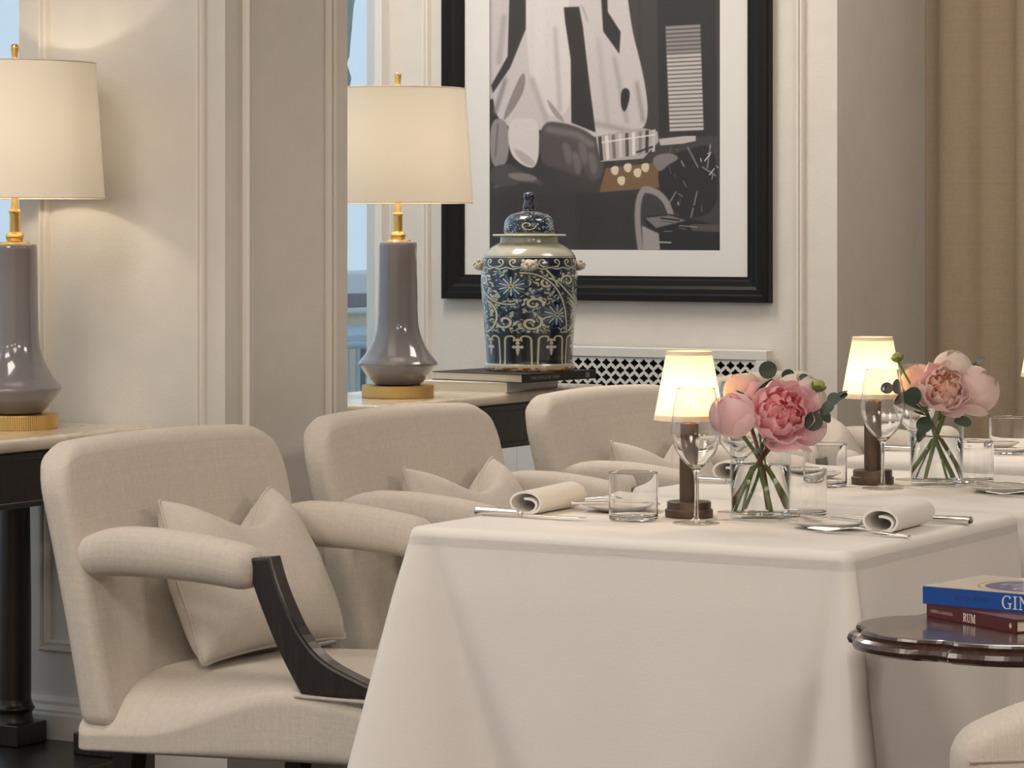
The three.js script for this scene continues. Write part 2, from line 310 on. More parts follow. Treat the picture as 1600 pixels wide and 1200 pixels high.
// ------------------------------------------------------------------ console tables (run along the window wall)
function consoleTable(x0, x1, z0, z1, label) {
  const t = thing('console_table', label, 'table', [(x0 + x1) / 2, 0, (z0 + z1) / 2], 0), hx = (x1 - x0) / 2, hz = (z1 - z0) / 2;
  obj('tabletop', softBox(2 * hx, 0.032, 2 * hz, 0.013, [16, 10, 24]), M.marble, t).position.y = 0.814;
  obj('apron', [rbox(-hx + 0.035, hx - 0.035, 0.67, 0.798, -hz + 0.035, hz - 0.035, 0.004), rbox(-hx + 0.02, hx - 0.02, 0.778, 0.798, -hz + 0.02, hz - 0.02, 0.006), rbox(-hx + 0.028, hx - 0.028, 0.67, 0.685, -hz + 0.028, hz - 0.028, 0.004)], M.darkWood, t);
  obj('base_shelf', rbox(-hx - 0.005, hx + 0.005, 0, 0.06, -hz, hz, 0.006), M.darkWood, t);
  const prof = [[0.052, 0.11], ...spline([[0.05, 0.11], [0.046, 0.118], [0.044, 0.135], [0.05, 0.145], [0.044, 0.155], [0.041, 0.17]], 14), [0.041, 0.4], [0.038, 0.63], [0.043, 0.64], [0.043, 0.65], [0.038, 0.655], [0.038, 0.67]];
  for (const [x, z] of [[-hx + 0.075, -hz + 0.1], [hx - 0.075, -hz + 0.1], [-hx + 0.075, hz - 0.1], [hx - 0.075, hz - 0.1]]) {
    const l = obj('leg', [lathe(prof, 32), rbox(-0.056, 0.056, 0.06, 0.112, -0.056, 0.056, 0.004)], M.darkWood, t); l.position.set(x, 0, z);
  }
  return t;
}
consoleTable(-4.785, -4.355, -5.745, -4.35, 'marble topped dark wood console before the panelled pier, under one lamp');
consoleTable(-4.79, -4.355, -7.97, -6.705, 'marble topped dark wood console carrying the ginger jar and books');
// ------------------------------------------------------------------ tall table lamps
function tallLamp(x, z, label) {
  const t = thing('table_lamp', label, 'lamp', [x, 0.83, z], 0);
  const ring = []; for (let i = 0; i < 240; i++) { const a = i / 240 * Math.PI * 2, r = 0.1005 - (i % 2) * 0.0007; ring.push([Math.cos(a) * r, Math.sin(a) * r]); }
  const b = extrude(ring, 0.034, 0.002); b.rotateX(-Math.PI / 2); obj('base', b, M.brassSatin, t);
  obj('vase_body', lathe([[0.02, 0.034], ...spline([[0.064, 0.036], [0.078, 0.05], [0.092, 0.066], [0.106, 0.084], [0.1115, 0.0925], [0.108, 0.1], [0.09, 0.122], [0.071, 0.155], [0.061, 0.185], [0.0565, 0.22], [0.0545, 0.30], [0.0535, 0.38], [0.053, 0.422]], 60), ...spline([[0.053, 0.424], [0.0505, 0.432], [0.044, 0.434]], 8), [0.01, 0.434]], 72), M.glaze, t);
  obj('neck', lathe([[0.036, 0.434], [0.036, 0.438], [0.022, 0.440], ...spline([[0.018, 0.441], [0.022, 0.450], [0.018, 0.459], [0.0125, 0.462]], 12), [0.0125, 0.505], [0.0145, 0.508], [0.0145, 0.513], [0.0085, 0.516], [0.0085, 0.60]], 32), M.brass, t);
  obj('harp', [tube([[0.01, 0.60, 0], [0.06, 0.66, 0], [0.07, 0.74, 0], [0.03, 0.84, 0], [0, 0.858, 0]], 0.0025, 24, 6), tube([[-0.01, 0.60, 0], [-0.06, 0.66, 0], [-0.07, 0.74, 0], [-0.03, 0.84, 0], [0, 0.858, 0]], 0.0025, 24, 6)], M.brass, t);
  obj('finial', lathe([[0.0001, 0.855], [0.008, 0.856], [0.0075, 0.875], [0.010, 0.893], [0.0095, 0.901], [0.006, 0.904], [0.0001, 0.904]], 24), M.brass, t);
  const sh = obj('lamp_shade', lathe([[0.2107, 0.541], [0.189, 0.859]], 96), M.shade, t);
  obj('shade_rim', [new THREE.TorusGeometry(0.2105, 0.0018, 6, 96).rotateX(Math.PI / 2).translate(0, 0.5415, 0), new THREE.TorusGeometry(0.1888, 0.0018, 6, 96).rotateX(Math.PI / 2).translate(0, 0.8585, 0)], M.shadeTrim, sh);
  obj('bulb', lathe(spline([[0.0001, 0.645], [0.013, 0.65], [0.02, 0.67], [0.028, 0.695], [0.026, 0.72], [0.012, 0.735], [0.0001, 0.737]], 24), 24), M.bulb, t);
  obj('bulb_socket', lathe([[0.012, 0.59], [0.016, 0.60], [0.016, 0.645], [0.001, 0.645]], 20), M.brass, t);
  const l = new THREE.PointLight(new THREE.Color().setRGB(1, 0.86, 0.68), BIG_LAMP); l.position.set(0, 0.695, 0); l.castShadow = true; l.shadow.radius = 1; t.add(l);
}
tallLamp(-4.597, -5.512, 'tall lamp with grey blue glazed base standing alone before the panelled pier');
tallLamp(-4.525, -7.071, 'tall lamp with grey blue glazed base beside the ginger jar');
// ------------------------------------------------------------------ coffee-table books and ginger jar on the far console
function canvasTex(w, h, draw) {
  const c = document.createElement('canvas'); c.width = w; c.height = h; const g = c.getContext('2d'); draw(g, w, h);
  const t = new THREE.CanvasTexture(c); t.colorSpace = THREE.SRGBColorSpace; t.anisotropy = 8; return t;
}
// a closed book: x = spine length, z = cover width with the spine at +z, y = thickness
function book(name, label, [x, y, z], turn, [L, T, W], cover, group) {
  const t = thing(name, label, 'book', [x, y, z], turn, group);
  const c = 0.0025;
  obj('cover', [rbox(-L / 2, L / 2, 0, c, -W / 2, W / 2, 0.001), rbox(-L / 2, L / 2, T - c, T, -W / 2, W / 2, 0.001), rbox(-L / 2, L / 2, 0, T, W / 2 - c, W / 2, 0.001)], cover, t);
  obj('pages', bx(-L / 2 + 0.004, L / 2 - 0.004, c, T - c, -W / 2 + 0.004, W / 2 - c), M.pages, t);
  return t;
}
const leafLines = dataTex(512, (x, y) => { const k = 0.86 + 0.14 * N512[(y * 512)]; return [k, k * 0.98, k * 0.93]; }, 8, true);
M.pages = std([0.80, 0.77, 0.70], 0.9, { map: leafLines });
{
  const white = std([0.72, 0.70, 0.65], 0.5), blackCover = std([0.018, 0.015, 0.016], 0.4);
  book('hardcover_book', 'white hardcover lying under the black book on the console', [-4.52, 0.83, -7.56], Math.PI / 2 + 0.10, [0.36, 0.03, 0.28], white);
  const b = book('hardcover_book', 'black coffee table book right under the ginger jar', [-4.45, 0.86, -7.585], Math.PI / 2 - 0.12, [0.36, 0.025, 0.33], blackCover);
  const tx = canvasTex(1024, 80, (g, w, h) => { g.fillStyle = '#16110f'; g.fillRect(0, 0, w, h); g.fillStyle = '#8d8884'; g.font = 'bold 40px serif'; g.textBaseline = 'middle'; g.fillText('THE STYLE OF TIME', 110, h / 2, 400); g.fillStyle = '#7d7875'; g.fillRect(880, 16, 52, 50); g.fillStyle = '#16110f'; g.font = 'bold 34px serif'; g.fillText('A', 893, h / 2); });
  const pl = new THREE.PlaneGeometry(0.356, 0.023); obj('spine_lettering', pl, std([1, 1, 1], 0.4, { map: tx }), b).position.set(0, 0.0125, 0.1656);
}
const JAR = [-4.425, 0.885, -7.63];
{
  const t = thing('ginger_jar', 'blue and white porcelain ginger jar with domed lid on books', 'jar', JAR, TURN);
  const S = 8.68 / 4700;                                   // metres in a step of the profile below
  const prof = spline([[70, 0], [72, 3], [71.5, 9], [69, 14], [69, 24], [70, 45], [72.5, 75], [75.5, 110], [77, 140], [76.5, 160], [74.5, 175], [71, 184], [64, 192], [55, 198], [48, 201]], 70).concat([[46.5, 203], [46, 212]]).map(([r, y]) => [r * S, y * S]);
  const ht = 212 * S;
  const tex = canvasTex(2048, 1024, (g, W, Hh) => {
    g.scale(W / 310, Hh / 212);                            // drawn in steps of the profile: 310 round, 212 up
    const Y = (f) => 212 - f, navy = '#15233a', pale = '#c6c9b8', mid = '#3c5f86';
    g.lineCap = 'round'; g.lineJoin = 'round';
    g.fillStyle = '#b4b2a3'; g.fillRect(0, 0, 310, 212);
    let q = 4242; const R = () => { q = (q * 1664525 + 1013904223) >>> 0; return q / 4294967296; };
    const wrap = (f) => { for (const dx of [-310, 0, 310]) { g.save(); g.translate(dx, 0); f(); g.restore(); } };
    const top = Y(166), bot = Y(60), h = bot - top;
    g.fillStyle = navy; g.fillRect(0, Y(179), 310, 179 - 12);
    const stroke = (w, draw) => wrap(() => { for (const [lw, col] of [[w + 2.4, '#0f1b2e'], [w, pale]]) { g.strokeStyle = col; g.lineWidth = lw; g.beginPath(); draw(); g.stroke(); } });
    // comma leaves fill the ground
    for (let i = 0; i < 1000; i++) { const x = R() * 310, y = top + R() * h, a = R() * 6.3, l = 2 + R() * 3.2, col = R() < 0.72 ? '#b0b8aa' : mid, lw = 1 + R() * 1.9; wrap(() => { g.strokeStyle = col; g.lineWidth = lw; g.beginPath(); g.moveTo(x, y); g.quadraticCurveTo(x + Math.cos(a) * l, y + Math.sin(a) * l, x + Math.cos(a + 1) * l * 1.6, y + Math.sin(a + 1) * l * 1.6); g.stroke(); }); }
    const flower = (x, y, r) => wrap(() => {
      g.fillStyle = '#12213a'; g.beginPath(); g.arc(x, y, r * 1.1, 0, 7); g.fill();
      for (let k = 0; k < 20; k++) { const a = k / 20 * Math.PI * 2, l = r * (k % 2 ? 0.82 : 1.0); g.strokeStyle = k % 2 ? '#b9c2b6' : '#4a6c92'; g.lineWidth = r * 0.13; g.beginPath(); g.moveTo(x + Math.cos(a) * r * 0.3, y + Math.sin(a) * r * 0.3); g.lineTo(x + Math.cos(a) * l, y + Math.sin(a) * l); g.stroke(); }
      g.fillStyle = '#c2bda6'; g.beginPath(); g.arc(x, y, r * 0.22, 0, 7); g.fill(); g.fillStyle = '#6b6e6a'; g.beginPath(); g.arc(x, y, r * 0.1, 0, 7); g.fill();
    });
    const curl = (x, y, r, a0, dir, w = 3.2) => { stroke(w, () => { for (let k = 0; k <= 40; k++) { const a = a0 + dir * k / 40 * 6.6, rad = r * (1 - k / 40 * 0.72), px = x + Math.cos(a) * rad, py = y + Math.sin(a) * rad; k ? g.lineTo(px, py) : g.moveTo(px, py); } }); for (let k = 0; k < 5; k++) { const a = a0 + dir * (0.4 + k * 0.75), px = x + Math.cos(a) * r * 1.12, py = y + Math.sin(a) * r * 1.12; wrap(() => { g.fillStyle = pale; g.beginPath(); g.ellipse(px, py, 2.6, 1.6, a + 0.9 * dir, 0, 7); g.fill(); }); } };
    for (let k = 0; k < 3; k++) {
      const x = k * 310 / 3 + 78;
      flower(x, top + 0.30 * h, 17); flower(x - 50, top + 0.72 * h, 18); flower(x + 50, top + 0.72 * h, 18);
      curl(x - 40, top + 0.22 * h, 11, 2.2, 1); curl(x + 38, top + 0.26 * h, 11, 0.8, -1); curl(x - 9, top + 0.82 * h, 12, 3.6, -1, 3.6); curl(x + 21, top + 0.84 * h, 12.5, 5.4, 1, 3.6); curl(x + 24, top + 0.56 * h, 10, 0.2, -1); curl(x - 26, top + 0.56 * h, 9, 4.4, 1);
      stroke(2.4, () => { g.moveTo(x - 72, top - 2); g.bezierCurveTo(x - 40, top + 0.45 * h, x - 20, top + 0.60 * h, x + 4, top + 0.56 * h); });
      stroke(2.4, () => { g.moveTo(x + 10, top + 0.10 * h); g.bezierCurveTo(x + 40, top + 0.08 * h, x + 62, top + 0.45 * h, x + 66, top + 0.95 * h); });
      stroke(3.0, () => { g.moveTo(x - 34, top + 0.52 * h); g.bezierCurveTo(x - 8, top + 0.62 * h, x - 18, top + 0.98 * h, x - 46, top + 0.99 * h); });
    }
    // collar of hooked scrolls
    g.fillStyle = '#131f36'; g.fillRect(0, Y(178), 310, 13);
    for (let k = 0; k < 10; k++) { const x = (k + 0.5) * 31; for (const s of [-1, 1]) { wrap(() => { g.strokeStyle = pale; g.lineWidth = 1.8; g.beginPath(); g.moveTo(x + s * 2, Y(165)); g.bezierCurveTo(x + s * 13, Y(163), x + s * 14, Y(176), x + s * 8, Y(176)); g.bezierCurveTo(x + s * 5, Y(176), x + s * 5, Y(171), x + s * 8, Y(171)); g.stroke(); }); } }
    stroke(1.8, () => { g.moveTo(0, Y(164)); for (let i = 0; i <= 40; i++) g.lineTo(i * 7.75, Y(164 - (i % 2) * 3)); });
    // lappets at the foot
    g.fillStyle = '#0f1c2f'; g.fillRect(0, Y(61), 310, 49);
    for (let k = 0; k < 8; k++) {
      const x = (k + 0.5) * 38.75, w = 16;
      g.strokeStyle = '#c3c2a6'; g.lineWidth = 2.5;
      for (const s of [-1, 1]) { g.beginPath(); g.moveTo(x + s * w, Y(13)); g.lineTo(x + s * w * 0.95, Y(50)); g.quadraticCurveTo(x + s * w * 0.9, Y(57), x + s * w * 0.42, Y(56)); g.quadraticCurveTo(x + s * w * 0.12, Y(54), x + s * w * 0.28, Y(49)); g.stroke(); }
      g.fillStyle = '#c6c9b8'; for (const [dx, dy, r] of [[0, 50, 2.6], [0, 45, 2.4], [0, 39, 3.2], [-4.5, 39, 2.4], [4.5, 39, 2.4], [0, 34, 2.4], [0, 30, 1.8], [0, 27, 1.1]]) { g.beginPath(); g.arc(x + dx, Y(dy), r, 0, 7); g.fill(); }
    }
    g.strokeStyle = '#434d52'; g.lineWidth = 0.9; g.beginPath(); g.moveTo(0, Y(181)); g.lineTo(310, Y(181)); g.stroke();
    // unglazed foot with rusty stains
    g.fillStyle = '#b0a78e'; g.fillRect(0, Y(11.5), 310, 12);
    for (let i = 0; i < 200; i++) { g.fillStyle = ['#8a6034', '#6d4a28', '#a98655', '#bdb294'][i % 4]; g.beginPath(); g.ellipse(R() * 310, Y(6 * R()), 1.5 + R() * 4, 0.6 + R() * 1.4, 0, 0, 7); g.fill(); }
  });
  const porcelain = (map) => phys([0.92, 0.92, 0.9], 0.22, { map, clearcoat: 0.8, clearcoatRoughness: 0.08 });
  const body = obj('jar_body', lathe(prof, 96), porcelain(tex), t); body.rotation.y = 0.12;
  obj('lid_rim', lathe([[0.04, ht], [58 * S, ht + 0.001], [58.5 * S, ht + 0.003], [58 * S, ht + 0.0065], [0.03, ht + 0.008]], 64), std([0.52, 0.51, 0.45], 0.3), t);
  const ltex = canvasTex(1024, 256, (g, W, Hh) => {
    g.fillStyle = '#17263e'; g.fillRect(0, 0, W, Hh);
    let q = 99; const R = () => { q = (q * 1664525 + 1013904223) >>> 0; return q / 4294967296; };
    for (let i = 0; i < 420; i++) { const x = R() * W, y = 20 + R() * (Hh - 30), a = R() * 6.3, l = 6 + R() * 10; g.strokeStyle = R() < 0.7 ? '#b2b9ab' : '#46648a'; g.lineWidth = 2 + R() * 5; g.lineCap = 'round'; g.beginPath(); g.moveTo(x, y); g.quadraticCurveTo(x + Math.cos(a) * l, y + Math.sin(a) * l, x + Math.cos(a + 1) * l * 1.5, y + Math.sin(a + 1) * l * 1.5); g.stroke(); }
    for (let k = 0; k < 6; k++) {
      const x = (k + 0.5) * W / 6, y = Hh * 0.62;
      if (k % 2) for (let j = 0; j < 14; j++) { const a = j / 14 * 6.283; g.strokeStyle = j % 2 ? '#4f75a0' : '#aebdc0'; g.lineWidth = 9; g.beginPath(); g.moveTo(x, y); g.lineTo(x + Math.cos(a) * 50, y + Math.sin(a) * 60); g.stroke(); }
      else for (const [lw, col] of [[20, '#0f1b2c'], [10, '#c9cbb9']]) { g.strokeStyle = col; g.lineWidth = lw; g.beginPath(); for (let j = 0; j <= 30; j++) { const a = j / 30 * 7, r = 54 * (1 - j / 30 * 0.8); const px = x + Math.cos(a) * r, py = y + Math.sin(a) * r * 1.1; j ? g.lineTo(px, py) : g.moveTo(px, py); } g.stroke(); }
    }
    g.fillStyle = '#b9b6a6'; g.fillRect(0, Hh - 12, W, 12); g.fillRect(0, 0, W, 12);
  });
  const lid = obj('lid', lathe([...spline([[39, 216], [40.5, 220], [40, 232], [37, 240], [30, 246.5], [20, 250]], 24), [12, 251.5], [0.1, 252]].map(([r, y]) => [r * S, y * S]), 64), porcelain(ltex), t); lid.rotation.y = 1.5;
  obj('knob', lathe([[11, 250], [11, 254], ...spline([[9.6, 254.5], [10.6, 258], [10.2, 262], [8.8, 266], [8.4, 270], [9.4, 274], [9.4, 278], [7.5, 281], [3.5, 282.4], [0.1, 282.6]], 30)].map(([r, y]) => [r * S, y * S]), 24), phys([0.012, 0.016, 0.05], 0.2, { clearcoat: 1 }), lid);
  // small lion masks, one to each quarter
  const mm = std([0.55, 0.52, 0.44], 0.6);
  for (let k = 0; k < 4; k++) {
    const m = [];
    const head = new THREE.SphereGeometry(1, 20, 14); head.scale(0.026, 0.017, 0.014); m.push(head);
    for (const s of [-1, 1]) { const e = new THREE.SphereGeometry(0.006, 10, 8); e.translate(s * 0.018, 0.012, 0.003); m.push(e); const c = new THREE.SphereGeometry(0.007, 10, 8); c.translate(s * 0.010, -0.006, 0.010); m.push(c); const w = new THREE.SphereGeometry(0.0045, 10, 8); w.translate(s * 0.009, 0.006, 0.0125); m.push(w); }
    const n = new THREE.SphereGeometry(0.005, 10, 8); n.translate(0, 0.001, 0.0155); m.push(n);
    const a = k * Math.PI / 2, mk = obj('lion_mask', m, mm, t); mk.position.set(Math.sin(a) * 0.146, 167 * S, Math.cos(a) * 0.146); mk.rotation.y = a;
  }
}
// ------------------------------------------------------------------ framed photograph
{
  const t = thing('picture_frame', 'large black framed monochrome photograph with white mat on panelled wall', 'picture', [-4.651, 1.068, -8.5]);
  const w = 0.599, h = 1.42, P = [[0, 0], [0, 0.030], [0.006, 0.036], [0.02, 0.036], [0.026, 0.030], [0.04, 0.029], [0.05, 0.024], [0.066, 0.022], [0.072, 0.016], [0.080, 0.016], [0.080, 0.004]];
  const f = mouldingFrame(-w, w, 0, h, P); obj('frame', f, phys([0.009, 0.008, 0.008], 0.42, { specularIntensity: 0.45 }), t);
  const a0 = -5.076 + 4.651, a1 = -4.231 + 4.651, b0 = 0.163, b1 = h - 0.163;
  obj('mat', extrude([[-w + 0.07, 0.07], [w - 0.07, 0.07], [w - 0.07, h - 0.07], [-w + 0.07, h - 0.07]], 0.004, 0, [[[a0, b0], [a0, b1], [a1, b1], [a1, b0]]]).translate(0, 0, 0.006), std([0.74, 0.74, 0.72], 0.9), t);
  const ph = 1024, pv = Math.round(1024 * (b1 - b0) / (a1 - a0));
  const tex = canvasTex(ph, pv, (g, W, Hh) => {
    const sx = W / 360, sy = W / (a1 - a0) / 486, X = (u) => (u - 767) * sx, Y = (v) => Hh - (390 - v) * sy;
    const poly = (col, ...p) => { g.fillStyle = col; g.beginPath(); p.forEach(([u, v], i) => (i ? g.lineTo(X(u), Y(v)) : g.moveTo(X(u), Y(v)))); g.closePath(); g.fill(); };
    const blob = (col, ...p) => { g.fillStyle = col; g.beginPath(); const n = p.length; for (let i = 0; i < n; i++) { const a = p[i], b = p[(i + 1) % n], mx = X((a[0] + b[0]) / 2), my = Y((a[1] + b[1]) / 2); if (!i) { const z = p[n - 1]; g.moveTo(X((z[0] + a[0]) / 2), Y((z[1] + a[1]) / 2)); } g.quadraticCurveTo(X(a[0]), Y(a[1]), mx, my); } g.closePath(); g.fill(); };
    const line = (col, w, ...p) => { g.strokeStyle = col; g.lineWidth = w; g.lineCap = 'round'; g.beginPath(); p.forEach(([u, v], i) => (i ? g.lineTo(X(u), Y(v)) : g.moveTo(X(u), Y(v)))); g.stroke(); };
    const soft = (r) => { g.filter = r ? `blur(${r}px)` : 'none'; };
    g.fillStyle = '#2e2a29'; g.fillRect(0, 0, W, Hh); soft(2);
    poly('#b3adaf', [767, -300], [900, -300], [905, 150], [767, 150]);                       // pale backdrop on one side
    poly('#8d8786', [935, -300], [965, -300], [965, 40], [935, 40]);
    poly('#3d3836', [965, -300], [1130, -300], [1130, 300], [965, 300]);
    poly('#282423', [1028, -300], [1118, -300], [1122, 215], [1034, 215]);                     // shuttered panel
    for (let k = 0; k < 26; k++) { const v = 44 + k * 6.3; poly(k < 7 ? '#8e8989' : '#c2bdbd', [1044 + k * 0.25, v], [1097 + k * 0.2, v - 1], [1097 + k * 0.2, v + 4], [1044 + k * 0.25, v + 5]); }
    for (let k = 0; k < 3; k++) poly('#34302e', [972 + k * 14, -300], [977 + k * 14, -300], [979 + k * 14, 300], [974 + k * 14, 300]);
    blob('#c4bec0', [775, -330], [960, -330], [985, 20], [1012, 120], [1020, 195], [990, 215], [930, 214], [850, 200], [775, 195], [770, 100]);     // white shirt
    blob('#d2cdce', [830, -300], [888, -300], [895, 60], [900, 180], [850, 180], [822, 80]);
    poly('#373231', [808, -330], [826, -330], [825, 40], [800, 100], [772, 140], [769, 128], [796, 82]);                                          // strap
    poly('#2a2625', [925, -330], [945, -330], [955, 18], [975, 50], [973, 84], [948, 48]);
    soft(7); for (const [u, v, u2, v2, c, w] of [[790, 20, 782, 90, '#a9a2a4', 26], [850, -40, 846, 120, '#d6d1d2', 40], [872, 40, 880, 170, '#b2acae', 16], [940, 60, 955, 190, '#b5afb1', 22], [965, 90, 985, 190, '#a49e9f', 16], [905, 185, 990, 205, '#9f9999', 18], [835, 120, 860, 190, '#aea8a9', 20], [792, 120, 776, 170, '#857f80', 18], [812, 130, 800, 178, '#c9c4c5', 14], [1000, 130, 1010, 190, '#8f8989', 14]]) line(c, w, [u, v], [u2, v2]); soft(2);
    blob('#8b8484', [822, 100], [826, 130], [808, 165], [786, 190], [795, 160]); blob('#9b9595', [855, 145], [880, 175], [890, 192], [870, 180]);
    poly('#2b2727', [886, 8], [910, 8], [916, 40], [924, 110], [936, 206], [898, 190], [897, 90], [888, 30]);                                      // necktie
    poly('#a8a2a3', [918, 10], [926, 34], [921, 30], [912, 4]);
    blob('#262221', [976, 138], [988, 138], [990, 152], [982, 178], [975, 166]);
    soft(6); blob('#383433', [767, 300], [767, 262], [800, 250], [900, 255], [960, 270], [1127, 280], [1140, 420], [760, 420]);                            // dark jacket and counter
    soft(5); poly('#322e2e', [767, 302], [905, 300], [905, 392], [767, 392]); poly('#2c2828', [905, 300], [1000, 300], [1000, 392], [905, 392]);
    line('#544e4e', 14, [770, 275], [800, 262], [850, 285]); line('#6f6868', 10, [775, 290], [810, 276], [838, 282]); soft(2);
    blob('#8e8787', [767, 180], [795, 182], [800, 225], [792, 260], [767, 258]); blob('#4a4545', [767, 258], [800, 252], [835, 275], [800, 292], [767, 285]);
    blob('#7b7474', [790, 268], [830, 268], [850, 280], [810, 282]);
    blob('#d0cbcb', [796, 182], [822, 181], [848, 184], [846, 262], [820, 258], [797, 235]);                                                      // cuff
    blob('#b1abab', [800, 225], [830, 240], [845, 258], [822, 256]);
    soft(3); line('#8f8989', 10, [772, 200], [790, 215], [786, 250]); line('#6a6464', 8, [780, 190], [776, 240]);
    blob('#4e4848', [848, 186], [890, 190], [930, 206], [948, 236], [950, 270], [935, 285], [900, 275], [870, 262], [846, 252]);                   // hand
    soft(8); line('#756d6c', 26, [860, 200], [905, 208], [930, 225]); line('#37312f', 14, [905, 250], [925, 285]); soft(4);
    for (const [u, v] of [[915, 225], [930, 240], [905, 240], [890, 225]]) blob('#6b6363', [u - 8, v - 6], [u + 6, v - 2], [u + 10, v + 26], [u + 2, v + 34], [u - 4, v + 16]);
    blob('#3c3736', [862, 255], [900, 272], [935, 284], [930, 300], [880, 290]);
    soft(1); poly('#aba5a5', [936, 212], [1008, 200], [1032, 206], [1034, 222], [1010, 248], [944, 252]);                                                  // held bottle, plain bands
    for (let k = 0; k < 9; k++) poly(['#3a3534', '#d8d3d2', '#777070', '#c8c3c2', '#544e4d', '#dcd8d7', '#857e7d', '#403b3a', '#bdb7b6'][k], [940 + k * 10.5, 213 - k * 1.2], [945 + k * 10.5, 212 - k * 1.2], [948 + k * 10, 250 - k * 1.6], [943 + k * 10, 251 - k * 1.6]);
    poly('#b8b2b1', [1034, 218], [1072, 214], [1090, 214], [1090, 222], [1070, 226], [1036, 228]); 
    poly('#73583a', [952, 262], [1034, 254], [1046, 292], [942, 300]); for (const [u, v] of [[965, 266], [985, 262], [1000, 270], [1012, 262], [975, 282]]) blob('#d3c7ae', [u - 6, v - 6], [u + 8, v - 8], [u + 6, v + 8], [u - 4, v + 6]);
    line('#e2dedd', 5, [946, 222], [1028, 211]); line('#2b2625', 7, [1000, 238], [1024, 230]); soft(2);
    blob('#1f1b1b', [1040, 245], [1080, 235], [1110, 225], [1124, 260], [1122, 330], [1080, 345], [1045, 320], [1030, 280]);                      // dark machine on the table
    blob('#7d7777', [1020, 246], [1050, 238], [1068, 248], [1048, 258], [1034, 272]); 
    for (const [u, v, a, l] of [[1078, 232, 1.1, 34], [1112, 228, 1.7, 36], [1092, 300, 1.8, 40], [1060, 300, 2.1, 30], [1100, 262, 0.6, 24]]) { g.strokeStyle = '#a09a99'; g.lineWidth = 5; g.beginPath(); g.moveTo(X(u), Y(v)); g.lineTo(X(u + Math.cos(a) * l), Y(v + Math.sin(a) * l)); g.stroke(); }
    g.strokeStyle = '#8f8888'; g.lineWidth = 26; g.beginPath(); g.moveTo(X(1006), Y(388)); g.quadraticCurveTo(X(994), Y(310), X(1012), Y(296)); g.quadraticCurveTo(X(1044), Y(298), X(1052), Y(335)); g.stroke();
    poly('#171414', [1010, 338], [1050, 334], [1127, 352], [1127, 390], [1030, 390]); poly('#77706f', [1012, 340], [1050, 336], [1076, 344], [1030, 356]); poly('#9a9493', [1008, 352], [1034, 364], [1036, 390], [1010, 390]); poly('#4f4948', [1080, 350], [1127, 350], [1127, 362], [1084, 360]);
    let q = 5; const R = () => { q = (q * 1664525 + 1013904223) >>> 0; return q / 4294967296; };
    soft(0); for (let i = 0; i < 22; i++) { const u = 1045 + R() * 78, v = 222 + R() * 110; line(['#8a8382', '#141111', '#5a5453', '#c4bfbe'][i % 4], 2 + R() * 6, [u, v], [u + (R() - 0.5) * 18, v + (R() - 0.5) * 22]); }
    for (let i = 0; i < 9; i++) { const u = 1030 + R() * 90, v = 340 + R() * 44; line(['#4a4443', '#0f0c0c', '#9b9594'][i % 3], 2 + R() * 5, [u, v], [u + 8 + R() * 20, v + (R() - 0.3) * 8]); } soft(0);
    for (let i = 0; i < 9000; i++) { g.fillStyle = R() < 0.5 ? 'rgba(255,255,255,0.02)' : 'rgba(0,0,0,0.03)'; g.fillRect(R() * W, R() * Hh, 2 + R() * 4, 2 + R() * 6); }
  });
  const pl = new THREE.PlaneGeometry(a1 - a0, b1 - b0); obj('photograph', pl.translate((a0 + a1) / 2, (b0 + b1) / 2, 0.0065), std([1, 1, 1], 0.6, { map: tex }), t);
  obj('picture_glass', bx(-w + 0.07, w - 0.07, 0.07, h - 0.07, 0.0125, 0.0145), M.pictureGlass, t);
  obj('backing', bx(-w + 0.01, w - 0.01, 0.01, h - 0.01, 0.001, 0.005), M.black, t);
}
// ------------------------------------------------------------------ pierced radiator cover under the photograph
{
  const t = thing('radiator_cover', 'white radiator cover with pierced cross pattern grille below the photograph', 'radiator cover', [-4.5, 0, -8.481]);
  const x0 = -0.50, x1 = 0.458, gx0 = -0.44, gx1 = 0.418, gy0 = 0.64, gy1 = 0.89, d = 0.045;
  obj('casing', [rbox(x0, x1, gy1, 0.921, 0, d, 0.003), rbox(x0, gx0, 0.0, gy1, 0, d, 0.003), rbox(gx1, x1, 0.0, gy1, 0, d, 0.003), rbox(gx0, gx1, 0.0, gy0, 0, d, 0.003)], M.whitePaint, t);
  obj('backing', bx(gx0 - 0.005, gx1 + 0.005, gy0 - 0.005, gy1 + 0.005, 0.002, 0.006), M.black, t);
  const holes = [], ax = 0.0146, ay = 0.0128, w = 0.0044;
  for (let r = 0; r < 10; r++) for (let c = 0; c < 26; c++) {
    const cx = gx1 - 0.020 - c * 0.034 - (r % 2) * 0.017, cy = gy1 - 0.018 - r * 0.0236; if (cx - ax < gx0 + 0.004) continue;
    const p = [], lobe = (a0, x, y) => { for (let k = 0; k <= 4; k++) { const a = a0 - Math.PI / 2 + k / 4 * Math.PI; p.push([cx + x + Math.cos(a) * w, cy + y + Math.sin(a) * w]); } };
    lobe(0, ax - w, 0); lobe(Math.PI / 2, 0, ay - w); lobe(Math.PI, -ax + w, 0); lobe(-Math.PI / 2, 0, -ay + w);
    holes.push(p.reverse());
  }
  obj('grille', extrude([[gx0, gy0], [gx1, gy0], [gx1, gy1], [gx0, gy1]], 0.003, 0, holes).translate(0, 0, d - 0.008), M.whitePaint, t);
}
